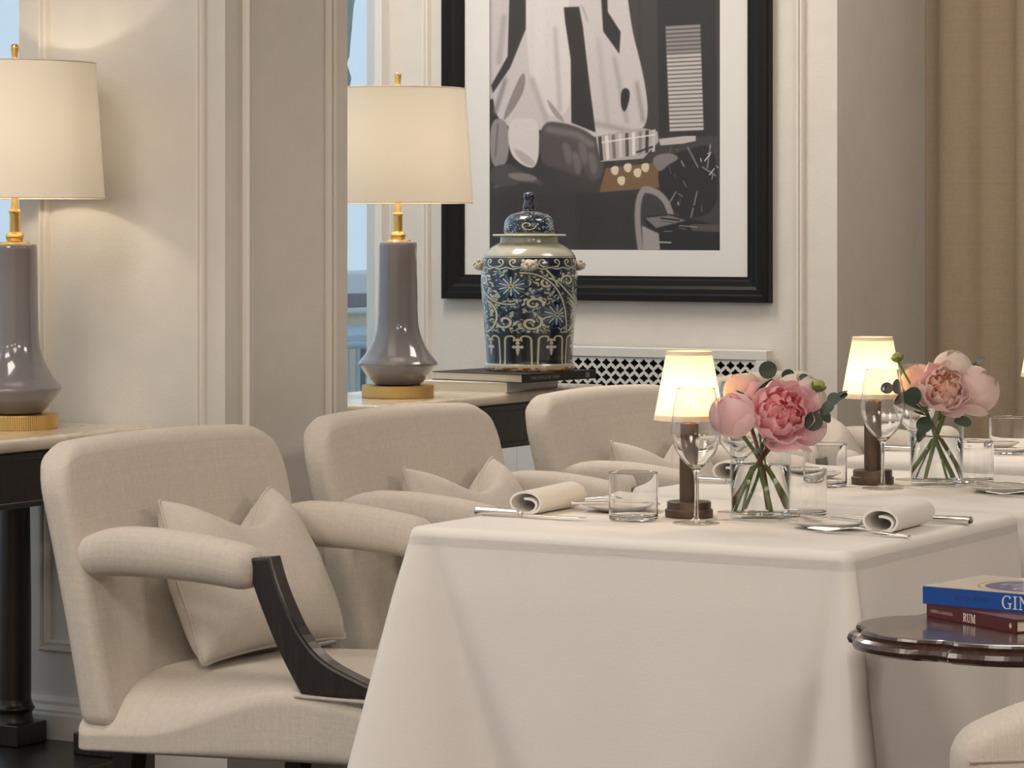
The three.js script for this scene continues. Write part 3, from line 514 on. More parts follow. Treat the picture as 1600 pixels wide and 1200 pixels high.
// ------------------------------------------------------------------ upholstered dining armchairs; a chair faces its own +x
const cornerRound = (v, hw, top, R, side = 'z') => {       // rounds the two top corners in the z, y plane
  const a = (Math.abs(v[side]) - (hw - R)) / R, b = (v.y - (top - R)) / R;
  if (a > 0 && b > 0) { const A = Math.min(a, 1), B = Math.min(b, 1); v[side] = Math.sign(v[side]) * (hw - R + R * A * Math.sqrt(1 - B * B / 2)); v.y = top - R + R * B * Math.sqrt(1 - A * A / 2); }
};
function makeChair(label) {
  const t = thing('dining_armchair', label, 'chair');
  // back: leaning slab, rounded shoulders, slightly hollow towards the seat
  obj('backrest', softBox(0.082, 0.555, 0.79, 0.028, [10, 26, 34], (v) => {
    v.y += 0.5875; cornerRound(v, 0.395, 0.865, 0.105);
    const k = (v.y - 0.27) / 0.595; v.z *= 0.955 + 0.045 * k;
    const arch = 0.012 * (1 - (v.z / 0.395) ** 2) * Math.max(0, k); v.y += arch;
    v.x = v.x * (1.0 - 0.12 * k) - 0.279 - 0.100 * k - 0.030 * k * k + 0.014 * (v.z / 0.395) ** 2;
  }), M.fabric, t);
  obj('seat', softBox(0.695, 0.145, 0.765, 0.026, [26, 16, 30], (v) => {
    const up = Math.max(0, (v.y + 0.0725) / 0.145), xx = v.x / 0.3475, zz = v.z / 0.3825, drop = 0.105 - 0.098 * THREE.MathUtils.smoothstep(v.x, -0.2, 0.15);
    v.y += 0.333; v.y += up * (0.015 * (1 - xx * xx) - drop * Math.pow(Math.abs(zz), 4.5) - 0.02 * Math.max(0, xx) ** 5);
    v.y += 0.02 * (1 - Math.min(1, up)) * (xx * 0.5 + 0.5);
    v.z *= 1 - 0.145 * (xx * 0.5 + 0.5); v.x += 0.025;
  }), M.fabric, t);
  for (const s of [1, -1]) {
    obj('arm', softBox(0.455, 0.096, 0.1, 0.04, [26, 12, 12], (v) => {
      const k = v.x / 0.2275; const e = Math.max(0, -k - 0.35) / 0.65;
      v.y *= 1.02 - 0.14 * Math.max(0, k) - 0.34 * e * e; v.y += 0.643 + 0.016 * (1 - k * k) - 0.03 * e * e - 0.006 * k; v.x += -0.148; v.z += s * (0.333 - 0.018 * (k * 0.5 + 0.5));
    }), M.fabric, t);
    const sh = extrude(new THREE.SplineCurve([[0.066, 0.662], [0.069, 0.64], [0.078, 0.608], [0.101, 0.557], [0.138, 0.486], [0.188, 0.409]].map((p) => new THREE.Vector2(...p))).getPoints(20).map((p) => [p.x, p.y])
      .concat([[0.35, 0.409]], new THREE.SplineCurve([[0.35, 0.436], [0.325, 0.443], [0.242, 0.475], [0.19, 0.52], [0.153, 0.579], [0.131, 0.626], [0.117, 0.667]].map((p) => new THREE.Vector2(...p))).getPoints(24).map((p) => [p.x, p.y])), 0.042, 0.006);
    obj('arm_support', sh.translate(0, 0, s * 0.312 - 0.021), M.darkWood, t);
    obj('piping', tube([[0.18, 0.4045, s * 0.337], [0.26, 0.4045, s * 0.335], [0.35, 0.4045, s * 0.331]], 0.004, 12, 6), M.fabric, t);
    const leg = (x, dx, z) => { const g = new THREE.CylinderGeometry(0.036, 0.024, 0.30, 4, 1); g.rotateY(Math.PI / 4); const p = g.attributes.position; for (let i = 0; i < p.count; i++) p.setX(i, p.getX(i) + dx * (0.15 - p.getY(i)) / 0.3); g.translate(x, 0.15, z); return metreUV(smoothFlat(g)); };
    obj('leg', leg(-0.235, -0.035, s * 0.305), M.darkWood, t); obj('leg', leg(0.305, 0.01, s * 0.27), M.darkWood, t);
  }
  return t;
}
function smoothFlat(g) { const h = g.toNonIndexed(); h.computeVertexNormals(); return h; }
function makeCushion(label, chop = 0.12) {
  const t = thing('cushion', label, 'cushion'), hw = 0.24, hh = 0.180, lean = 0.46;
  const edge = (a, b) => {
    const x = a * hw * (1 - 0.075 * (1 - b * b)) * (1 - 0.22 * Math.max(0, b)), y = b * hh * (1 - 0.07 * (1 - a * a)) - chop * Math.max(0, b) ** 3 * Math.exp(-((a / 0.56) ** 2)) + chop * 0.1;
    return [x, y + hh];
  };
  const thick = (a, b) => 0.082 * Math.pow(Math.max(0, (1 - a ** 4) * (1 - b ** 4)), 0.55) * (1 - 0.35 * Math.max(0, b) * Math.exp(-((a / 0.5) ** 2)));
  const put = (x, y, z) => { const c = Math.cos(lean), s = Math.sin(lean); return [x, y * c + z * s, z * c - y * s]; };
  const face = (sg) => grid(30, 30, (s, q) => { const f = (k) => Math.sin((k - 0.5) * Math.PI), a = f(s), b = f(q), [x, y] = edge(a, b); return put(sg * x, y, sg * thick(a, b)); }, (s, q) => [s * 0.45, q * 0.45]);
  obj('cover', [face(1), face(-1)], M.cushion, t);
  const loop = []; for (const [a0, b0, a1, b1] of [[-1, -1, 1, -1], [1, -1, 1, 1], [1, 1, -1, 1], [-1, 1, -1, -1]]) for (let i = 0; i < 14; i++) { const k = i / 14, [x, y] = edge(a0 + (a1 - a0) * k, b0 + (b1 - b0) * k); loop.push(put(x, y, 0)); }
  obj('piping', tube(loop, 0.0042, 150, 6, true), M.cushion, t);
  return t;
}
{
  const spots = [[-3.455, -5.09, 'nearest the marble console before the pier, its wooden arm support bare'], [-3.465, -6.035, 'at the table before the console with the jar'], [-3.47, -7.05, 'second from the picture wall'], [-3.45, -7.96, 'next to the radiator cover and curtain']];
  const L = ['oatmeal upholstered dining armchair standing right before the panelled pier', 'oatmeal upholstered dining armchair standing before the lamp beside the ginger jar', 'oatmeal upholstered dining armchair standing between the ginger jar and the pierced grille', 'oatmeal upholstered dining armchair closest to the curtain, partly behind the pink peonies'];
  const C = ['oatmeal cushion with piped edge in the armchair before the panelled pier', 'oatmeal piped cushion in the armchair before the lamp by the ginger jar', 'oatmeal piped cushion in the armchair before the pierced grille', 'oatmeal piped cushion in the armchair closest to the curtain'];
  const c0 = makeChair(L[0]), p0 = makeCushion(C[0]);
  spots.forEach(([x, z], i) => {
    if (i) dup(c0, [x, 0, z], 0, L[i], 'dining armchairs along the tables'); else { c0.position.set(x, 0, z); c0.userData.group = 'dining armchairs along the tables'; }
    const pos = [x - 0.115, 0.415, z - 0.03], turn = Math.PI / 2 - 0.05;
    if (i) dup(p0, pos, turn, C[i], 'cushions in the dining armchairs'); else { p0.position.set(...pos); p0.rotation.y = turn; p0.userData.group = 'cushions in the dining armchairs'; }
  });
}
// ------------------------------------------------------------------ tablecloths, draped to the floor with a fold hanging from each corner
const TX = -2.5375, TZ = [-5.09, -5.957, -7.03], HX = 0.4475, HZ = 0.398, TY = 0.75;
function makeCloth(s0, AMP) {
  const cr = 0.022, per = [];                              // outline of the table top: points with outward normal and way to the next corner
  const sides = [[-HX, HZ, HX, HZ, 0, 1], [HX, HZ, HX, -HZ, 1, 0], [HX, -HZ, -HX, -HZ, 0, -1], [-HX, -HZ, -HX, HZ, -1, 0]];
  for (const [x0, z0, x1, z1, nx, nz] of sides) {
    const len = Math.hypot(x1 - x0, z1 - z0), dx = (x1 - x0) / len, dz = (z1 - z0) / len, n = 60;
    for (let i = 0; i < n; i++) { const w = i / (n - 1), e = 0.5 - 0.5 * Math.cos(w * Math.PI), d = cr + (len - 2 * cr) * (0.35 * w + 0.65 * e); per.push([x0 + dx * d, z0 + dz * d, nx, nz, Math.min(d, len - d), d < len / 2 ? [x0, z0] : [x1, z1], d / len]); }
    const a0 = Math.atan2(nz, nx), c = [x1 - (dx + nx) * cr, z1 - (dz + nz) * cr];
    for (let i = 1; i < 8; i++) { const a = a0 - i / 8 * Math.PI / 2; per.push([c[0] + Math.cos(a) * cr, c[1] + Math.sin(a) * cr, Math.cos(a), Math.sin(a), 0, [x1, z1], -1]); }
  }
  const N = per.length, rows = [];
  for (const k of [0, 0.3, 0.6, 0.8, 0.88, 0.93]) rows.push(['top', k]);
  for (let i = 0; i <= 5; i++) rows.push(['edge', i / 5]);
  for (let i = 1; i <= 44; i++) rows.push(['drop', i / 44]);
  const er = 0.017, f = (i, row) => {
    const [x, z, nx, nz, dc, [kx, kz], w] = per[i % N];
    if (row[0] === 'top') return [x * row[1], TY + 0.0006 * Math.sin(x * 23 + s0) * Math.sin(z * 19), z * row[1]];
    if (row[0] === 'edge') { const a = row[1] * Math.PI / 2; return [x + nx * er * (Math.sin(a) - 1) * 1, TY - er * (1 - Math.cos(a)), z + nz * er * (Math.sin(a) - 1)]; }
    const h = row[1] * (TY - er - 0.015), key = (kx > 0 ? 1 : 0) + (kz > 0 ? 2 : 0);
    const sharp = s0 === 0 && key === 3, W = sharp ? 0.016 + 0.075 * h : 0.030 + 0.15 * h * (0.35 + 0.65 * AMP[key] / 0.2), g = Math.exp(-((dc / W) ** (sharp ? 4.5 : 3))), A = AMP[key] * Math.pow(h, 1.0);
    const dip = (sharp ? -0.22 : -0.45) * AMP[key] * h * Math.exp(-(((dc - 1.75 * W) / (0.55 * W)) ** 2)), flare = 0.004 * THREE.MathUtils.smoothstep(h, 0, 0.12) + (nz > 0.5 && s0 === 0 || Math.abs(nx) > 0.5 ? 0.03 : 0.008) * h, sag = 0.010 * h * Math.sin(w * 9.4 + s0 * 1.7 + nx * 2 + nz) + 0.006 * h * Math.sin(w * 21 + s0);
    const cl = Math.SQRT1_2, ex = Math.sign(kx) * cl, ez = Math.sign(kz) * cl, off = flare + (dip + sag) * (1 - g);
    return [x + nx * off + ex * A * g, TY - er - h, z + nz * off + ez * A * g];
  };
  const pos = [], uv = [], idx = [];
  rows.forEach((row, j) => { for (let i = 0; i <= N; i++) { const p = f(i, row); pos.push(...p); uv.push(i / N * 3.4, j < 12 ? p[2] : 0.4 + p[1]); } });
  for (let j = 0; j + 1 < rows.length; j++) for (let i = 0; i < N; i++) { const a = j * (N + 1) + i, b = a + 1, c = a + N + 1, d = c + 1; idx.push(a, c, d, a, d, b); }
  const g = new THREE.BufferGeometry(); g.setAttribute('position', new THREE.Float32BufferAttribute(pos, 3)); g.setAttribute('uv', new THREE.Float32BufferAttribute(uv, 2)); g.setIndex(idx);
  return smooth(g);
}
['white tablecloth draped to the floor over the table beside the side table with books', 'white tablecloth on the middle table of the row', 'white tablecloth on the table closest to the curtain'].forEach((label, i) => {
  const c = obj('tablecloth', makeCloth(i * 2.3, i ? [0.02, 0.02, 0.02, 0.02] : [0.02, 0.02, 0.24, 0.18]), M.cloth); c.position.set(TX, 0, TZ[i]); tag(c, label, 'tablecloth', 'white tablecloths on the row of tables');
});
// ------------------------------------------------------------------ what stands on the tables
const WHERE = ['on the table by the books', 'on the middle table', 'on the table by the curtain'];
const CHAIRSIDE = ['chair side', 'open side'];
function smallLamp(x, z, label) {
  const t = thing('cordless_lamp', label, 'lamp', [x, TY, z], 0, 'cordless table lamps');
  obj('base', lathe([[0.0001, 0.0008], [0.0445, 0.0008], [0.0458, 0.002], [0.0458, 0.0145], [0.0445, 0.016], [0.042, 0.0165], [0.042, 0.029], [0.0405, 0.0305], [0.0001, 0.031]], 64), M.bronze, t);
  obj('column', lathe([[0.0183, 0.030], [0.0183, 0.178], [0.0172, 0.180], [0.0135, 0.181], [0.0135, 0.205], [0.0001, 0.206]], 48), M.bronze, t);
  const sh = obj('lamp_shade', lathe([[0.0672, 0.186], [0.0432, 0.316]], 64), M.smallShade, t);
  obj('shade_trim', [lathe([[0.0675, 0.1855], [0.0660, 0.1955]], 64), lathe([[0.0446, 0.309], [0.0434, 0.3165]], 64)], M.shadeTrim, sh);
  obj('bulb', lathe(spline([[0.0001, 0.206], [0.011, 0.208], [0.013, 0.222], [0.011, 0.24], [0.0001, 0.246]], 16), 20), M.bulb, t);
  const l = new THREE.PointLight(new THREE.Color().setRGB(1, 0.76, 0.46), SMALL_LAMP); l.position.set(0, 0.228, 0); l.castShadow = true; l.shadow.radius = 0.5; t.add(l);
}
TZ.forEach((z, i) => smallLamp(TX - 0.0755, z - 0.022, `small bronze cordless lamp with cream shade ${WHERE[i]}`));
// stemmed wine glass: one closed wall
function wineGlass() {
  const out = spline([[0.0045, 0.012], [0.0038, 0.03], [0.0036, 0.06], [0.004, 0.085], [0.008, 0.100], [0.020, 0.112], [0.036, 0.132], [0.0455, 0.160], [0.0465, 0.178], [0.043, 0.21], [0.0375, 0.24], [0.0352, 0.252]], 60);
  const inn = spline([[0.0345, 0.252], [0.0368, 0.24], [0.0422, 0.21], [0.0457, 0.178], [0.0446, 0.160], [0.035, 0.1335], [0.019, 0.1150], [0.009, 0.1075], [0.0001, 0.105]], 44);
  return lathe([[0.0001, 0.0118], ...out, ...inn], 64);
}
const wgGeo = wineGlass(), footGeo = lathe([[0.0001, 0], [0.043, 0], [0.0445, 0.0008], [0.043, 0.0022], [0.02, 0.0045], [0.009, 0.008], [0.0045, 0.0118], [0.0001, 0.0118]], 64);
const tumblerGeo = lathe([[0.0001, 0.0002], [0.043, 0.0002], [0.0462, 0.003], [0.0466, 0.088], [0.0460, 0.0895], [0.0452, 0.088], [0.0447, 0.010], [0.042, 0.007], [0.0001, 0.0065]], 64);
const plateGeo = lathe([[0.0001, 0.002], [0.040, 0.002], [0.044, 0.0005], [0.047, 0.002], [0.060, 0.0065], [0.0765, 0.0125], [0.0772, 0.0138], [0.0755, 0.0142], [0.058, 0.009], [0.047, 0.0062], [0.0001, 0.0060]], 72);
// cutlery lies along x, handle towards -x
const knifeGeo = merge([
  softBox(0.098, 0.0135, 0.019, 0.0055, [20, 10, 10], (v) => { const k = (v.x + 0.049) / 0.098; v.z *= 1.1 - 0.45 * k + 0.18 * Math.max(0, 0.2 - k); v.y *= 1.1 - 0.35 * k; v.x -= 0.071; v.y += 0.0075; }),
  lathe([[0.0001, -0.004], [0.0048, -0.003], [0.0058, 0], [0.0048, 0.003], [0.0001, 0.004]], 16).rotateZ(Math.PI / 2).translate(-0.019, 0.0058, 0),
  extrude([[-0.018, -0.004], [0, -0.008], [0.08, -0.009], [0.11, -0.006], [0.121, 0.004], [0.118, 0.0075], [0.08, 0.0085], [0, 0.0072], [-0.018, 0.004]], 0.0016, 0.0004).rotateX(-Math.PI / 2).translate(0, 0.004, 0)].map((g) => g));
const forkGeo = (() => {
  const strip = (pts, y, th) => { const g = extrude(pts, th, 0.0005); g.rotateX(-Math.PI / 2); const p = g.attributes.position; for (let i = 0; i < p.count; i++) { const x = p.getX(i); p.setY(i, p.getY(i) + 0.0012 + 0.010 * Math.exp(-(((x - 0.005) / 0.05) ** 2)) + 0.006 * Math.exp(-(((x - 0.098) / 0.02) ** 2))); } g.computeVertexNormals(); return g; };
  const side = (f) => { const a = []; for (let i = 0; i <= 24; i++) { const x = -0.095 + i / 24 * 0.135; a.push([x, f(x)]); } return a; };
  const w = (x) => 0.0035 + 0.0045 * Math.max(0, (-0.04 - x) / 0.055) + 0.0085 * THREE.MathUtils.smoothstep(x, 0.012, 0.036);
  const list = [strip(side((x) => -w(x)).concat(side(w).reverse()), 0, 0.0022)];
  for (const z of [-0.0095, -0.0032, 0.0032, 0.0095]) list.push(strip([[0.036, z - 0.0022], [0.06, z - 0.0018], [0.098, z - 0.001], [0.098, z + 0.001], [0.06, z + 0.0018], [0.036, z + 0.0022]], 0, 0.0018));
  return merge(list);
})();
const butterGeo = merge([softBox(0.08, 0.006, 0.010, 0.0026, [14, 10, 10], (v) => { v.z *= 1.15 - 3 * (v.x + 0.04); v.x -= 0.05; v.y += 0.004; }), extrude([[-0.012, -0.003], [0, -0.007], [0.05, -0.0085], [0.066, -0.002], [0.062, 0.006], [0, 0.004], [-0.012, 0.003]], 0.0014, 0.0003).rotateX(-Math.PI / 2).translate(0, 0.003, 0)]);
// napkin rolled along z: a thick sheet curling into its own hollow
const napkinGeo = (() => {
  const L = 0.2, th = 0.0045, pts = [];
  for (let i = 0; i <= 90; i++) { const k = i / 90, a = -Math.PI * 0.55 + k * Math.PI * 3.1, r = 0.0285 - 0.0035 * k - 0.011 * THREE.MathUtils.smoothstep(k, 0.62, 1); pts.push([Math.cos(a) * r * 1.16, Math.sin(a) * r * 0.84 + 0.0258 - 0.004 * Math.max(0, Math.sin(a * 1.0 + 0.3)) * k]); }
  const nrm = pts.map((p, i) => { const a = pts[Math.max(0, i - 1)], b = pts[Math.min(90, i + 1)], dx = b[0] - a[0], dy = b[1] - a[1], l = Math.hypot(dx, dy); return [dy / l, -dx / l]; });
  const sec = [...pts.map((p, i) => [p[0] + nrm[i][0] * th / 2, p[1] + nrm[i][1] * th / 2]), ...pts.map((p, i) => [p[0] - nrm[i][0] * th / 2, p[1] - nrm[i][1] * th / 2]).reverse()];
  sec.push(sec[0]);
  const n = sec.length - 1, soft = (t) => 1;
  const side = grid(n, 12, (s, t) => { const p = sec[Math.round(s * n)]; const f = 1 - 0.05 * Math.sin(t * Math.PI) + 0.02 * Math.sin(t * 9); return [p[0] * f, Math.max(0.0004, p[1] * (1 - 0.08 * t)), (t - 0.5) * L]; }, (s, t) => [s * 0.4, t * L]);
  const caps = [];
  for (const t of [0, 1]) { const pos = [], idx = [], m = n / 2; for (let i = 0; i < 91; i++) { const f = 1 + 0.02 * Math.sin(t * 9); for (const p of [sec[i], sec[n - 1 - i]]) pos.push(p[0] * f, Math.max(0.0004, p[1] * (1 - 0.08 * t)), (t - 0.5) * L); } for (let i = 0; i < 90; i++) idx.push(2 * i, 2 * i + 1, 2 * i + 3, 2 * i, 2 * i + 3, 2 * i + 2); const g = new THREE.BufferGeometry(); g.setAttribute('position', new THREE.Float32BufferAttribute(pos, 3)); g.setAttribute('uv', new THREE.Float32BufferAttribute(new Float32Array(pos.length / 3 * 2), 2)); g.setIndex(idx); g.computeVertexNormals(); caps.push(g); }
  return merge([side, ...caps]);
})();
const put = (name, geo, mat, label, cat, x, y, z, turn, group) => { const o = obj(name, geo, mat); o.position.set(x, y, z); o.rotation.y = turn; return tag(o, label, cat, group); };
TZ.forEach((cz, i) => {
  [-1, 1].forEach((s) => {
    const turn = s < 0 ? 0 : Math.PI, X = (dx) => TX - s * dx, Z = (dz) => cz - s * dz, who = s < 0 ? 'towards the armchairs' : 'away from the armchairs', w = WHERE[i];
    if (i === 2 && s > 0) return;                           // that side lies outside the picture
    const wg = thing('wine_glass', `clear stemmed wine glass ${s < 0 ? 'before the cordless lamp' : 'behind the peonies'} ${w}`, 'wine glass', [X(s < 0 ? -0.0015 : 0.029), TY + 0.0012, Z(s < 0 ? 0.094 : 0.146)], 0, 'wine glasses'); obj('bowl', wgGeo, M.glass, wg); obj('foot', footGeo, M.thinGlass, wg);
    put('tumbler', tumblerGeo, M.glass, `clear straight sided water tumbler ${who}, ${w}`, 'tumbler', X(s < 0 ? -0.138 : -0.1), TY + 0.0012, Z(s < 0 ? 0.086 : 0.155), 0, 'water tumblers');
    put('side_plate', plateGeo, M.china, `small white side plate ${who}, ${w}`, 'plate', X(-0.243), TY + 0.0012, Z(s < 0 ? -0.06 : -0.036), 0, 'side plates');
    put('butter_knife', butterGeo, M.silver, `silver butter knife on the plate ${who}, ${w}`, 'knife', X(-0.235), TY + 0.0148, Z(-0.03), turn + (s < 0 ? 0.5 : -0.35), 'butter knives');
    put('table_knife', knifeGeo, M.silver, `silver table knife by the napkin ${who}, ${w}`, 'knife', X(-0.327), TY + 0.0012, Z(0.150), turn, 'table knives');
    put('napkin', napkinGeo, M.napkin, `white linen napkin rolled up ${who}, ${w}`, 'napkin', X(-0.365), TY + 0.0012, Z(s < 0 ? 0.012 : 0.0), s < 0 ? 0.06 : 0.06, 'rolled napkins');
    put('fork', forkGeo, M.silver, `silver fork lying ${who}, ${w}`, 'fork', X(-0.345), TY + 0.0012, Z(-0.165 + (s > 0 ? 0.035 : 0)), turn, 'forks');
  });
});
// ------------------------------------------------------------------ peonies
const shellPetal = (R, top, close, A, ruffle, ph, nu = 12, nv = 10) => grid(nu, nv, (s, t) => {
  const a = (s * 2 - 1) * A * Math.pow(Math.sin(Math.PI * (0.10 + 0.78 * t)), 0.62) , b = t * (1 - 0.10 * Math.abs(s * 2 - 1) ** 2.2 - 0.05 * Math.sin((s + ph) * 17) ** 2);
  const th = -1.45 + b * (1.45 + top), rad = R * Math.cos(th) * (1 + close * b * b), r = Math.max(0.02, Math.abs(rad)) + ruffle * R * b * b * Math.sin(a * 9 + ph * 5 + b * 4), y = R * Math.sin(th) * 0.92 + ruffle * R * 0.6 * b * b * Math.cos(a * 11 + ph * 7);
  return [Math.sin(a) * r, y, Math.cos(a) * r];
});
const variants = (n, f) => Array.from({ length: n }, (_, i) => f(i));
const PG = {
  outer: variants(3, (i) => shellPetal(1, 0.32 + 0.08 * i, 0.10, 0.78, 0.08, i * 1.3)),
  mid: variants(3, (i) => shellPetal(0.82, 0.60 + 0.1 * i, 0.0, 0.72, 0.11, i * 2.1)),
  inner: variants(4, (i) => shellPetal(0.62, 0.72 + 0.12 * i, -0.05, 0.62, 0.20, i * 1.7)),
  core: variants(4, (i) => shellPetal(0.42, 0.85 + 0.14 * i, -0.05, 0.70, 0.30, i * 2.6)),
  closed: variants(3, (i) => shellPetal(1, 1.22 + 0.06 * i, 0.0, 0.95, 0.015, i * 1.9)),
  open: variants(2, (i) => shellPetal(1.12, -0.05 + 0.12 * i, 0.28, 0.66, 0.05, i * 2.2)),
};
const UPV = new THREE.Vector3(0, 1, 0);
function addPetals(parent, c, axis, R, layers) {            // layers: [geometries, count, material, tilt, size]
  const q0 = new THREE.Quaternion().setFromUnitVectors(UPV, new THREE.Vector3(...axis).normalize());
  for (const [geos, n, mat, tilt, size, lift = 0] of layers) {
    const ph = rr(0, 6.28);
    for (let i = 0; i < n; i++) {
      const m = obj('petal', geos[i % geos.length], mat, parent);
      const e = new THREE.Quaternion().setFromEuler(new THREE.Euler(rr(-tilt, tilt), ph + i / n * Math.PI * 2 + rr(-0.25, 0.25), rr(-tilt, tilt), 'YXZ'));
      m.quaternion.copy(q0).multiply(e); m.scale.setScalar(R * size * rr(0.94, 1.07));
      m.position.set(...c).addScaledVector(new THREE.Vector3(...axis).normalize(), lift * R);
    }
  }
}
const leafGeo = (L, W, bend) => grid(8, 14, (s, t) => { const w = W * Math.pow(Math.sin(Math.PI * Math.min(1, 0.04 + 0.96 * t)), 0.75), x = (s * 2 - 1) * w; return [x, bend * L * t * t + 0.25 * Math.abs(x), L * t]; });
const LG = [leafGeo(0.05, 0.011, 0.2), leafGeo(0.04, 0.012, -0.15)], EG = grid(14, 6, (s, t) => { const a = s * Math.PI * 2, r = 0.5 * t; return [Math.cos(a) * r, 0.10 * r * Math.cos(2 * a), Math.sin(a) * r + 0.5]; });
function leafAt(parent, name, geo, mat, p, dir, roll = 0, size = 1) {
  const m = obj(name, geo, mat, parent); m.position.set(...p); const d = new THREE.Vector3(...dir).normalize();
  m.quaternion.setFromUnitVectors(new THREE.Vector3(0, 0, 1), d).multiply(new THREE.Quaternion().setFromAxisAngle(new THREE.Vector3(0, 0, 1), roll)); m.scale.setScalar(size); return m;
}
function stemTo(parent, foot, head, mid, r, mat) { obj('stem', tube([foot, mid, head], r, 20, 8), mat, parent); }
// one cut flower: positions are metres from the vase's base, x to the right as seen from the open side, z towards it
function flower(base, kind, label, foot, head, axis, R, o = {}) {
  foot = [foot[0] * 1.28, foot[1], foot[2] * 1.28];
  const t = thing(kind === 'bud' ? 'flower_bud' : 'peony', label, 'flower', base, TURN, o.group);
  const ax = new THREE.Vector3(...axis).normalize(), neck = [head[0] - ax.x * R * 0.9, head[1] - ax.y * R * 0.9, head[2] - ax.z * R * 0.9], knot = o.knot || [(foot[0] * -0.1), 0.115, foot[2] * -0.1];
  stemTo(t, foot, neck, knot, o.r || 0.0038, o.red ? M.redStem : M.stem);
  if (kind === 'full') addPetals(t, head, axis, R, [[PG.open, 3, o.m[0], 0.12, 0.98, -0.1], [PG.outer, 7, o.m[0], 0.10, 1], [PG.mid, 8, o.m[1], 0.12, 1], [PG.inner, 10, o.m[2], 0.3, 1, 0.08], [PG.core, 9, o.m[2], 0.45, 1, 0.22]]);
  if (kind === 'half') addPetals(t, head, axis, R, [[PG.closed, 5, o.m[0], 0.06, 1], [PG.closed, 4, o.m[1], 0.1, 0.86], [PG.open, o.skirt ?? 2, o.m[0], 0.15, 0.95, -0.1]]);
  if (kind === 'bud') {
    const g = new THREE.SphereGeometry(R, 20, 16); g.scale(1, 0.95, 1); obj('bud', g, M.bud, t).position.set(...head);
    for (let k = 0; k < 4; k++) { const s = obj('sepal', PG.outer[0], M.stem, t); s.scale.setScalar(R * 1.06); s.position.set(...head); s.quaternion.setFromUnitVectors(UPV, ax).multiply(new THREE.Quaternion().setFromAxisAngle(UPV, k * 1.57)); }
  } else for (let k = 0; k < 3; k++) { const s = obj('sepal', LG[1], M.stem, t); const a = k * 2.1; leafAt(t, 'sepal', LG[1], M.stem, neck, [Math.cos(a), 0.35, Math.sin(a)], 0, 0.55); t.remove(s); }
  for (const [p, d, sz, roll] of o.leaves || []) leafAt(t, 'leaf', LG[0], M.leaf, p, d, roll || 0, sz || 1);
  return t;
}
function eucalyptus(base, label, foot, pts, leaves, group) {
  const t = thing('eucalyptus_sprig', label, 'foliage', base, TURN, group);
  obj('stem', tube([foot, ...pts], 0.0016, 24, 6), M.redStem, t);
  for (const [p, d, s, roll] of leaves) leafAt(t, 'leaf', EG, M.greyLeaf, p, d, roll || 0, s * 1.25);
}
const vaseGeo = lathe([[0.0001, 0.0002], [0.054, 0.0002], [0.0575, 0.003], [0.058, 0.157], [0.0572, 0.1585], [0.0560, 0.157], [0.0555, 0.013], [0.052, 0.0095], [0.0001, 0.009]], 72);
const waterGeo = lathe([[0.0001, 0.0096], [0.051, 0.0099], [0.0549, 0.0135], [0.0553, 0.1015], [0.0001, 0.1015]], 72);
function vase(i) {
  const p = [TX + 0.0585, TY + 0.0012, TZ[i] - 0.056];
  const t = thing('vase', `clear glass cylinder vase of pink peonies ${WHERE[i]}`, 'vase', p, 0, 'glass vases');
  obj('glass_cylinder', vaseGeo, M.thinGlass, t); obj('water', waterGeo, M.water, t);
  return p;
}
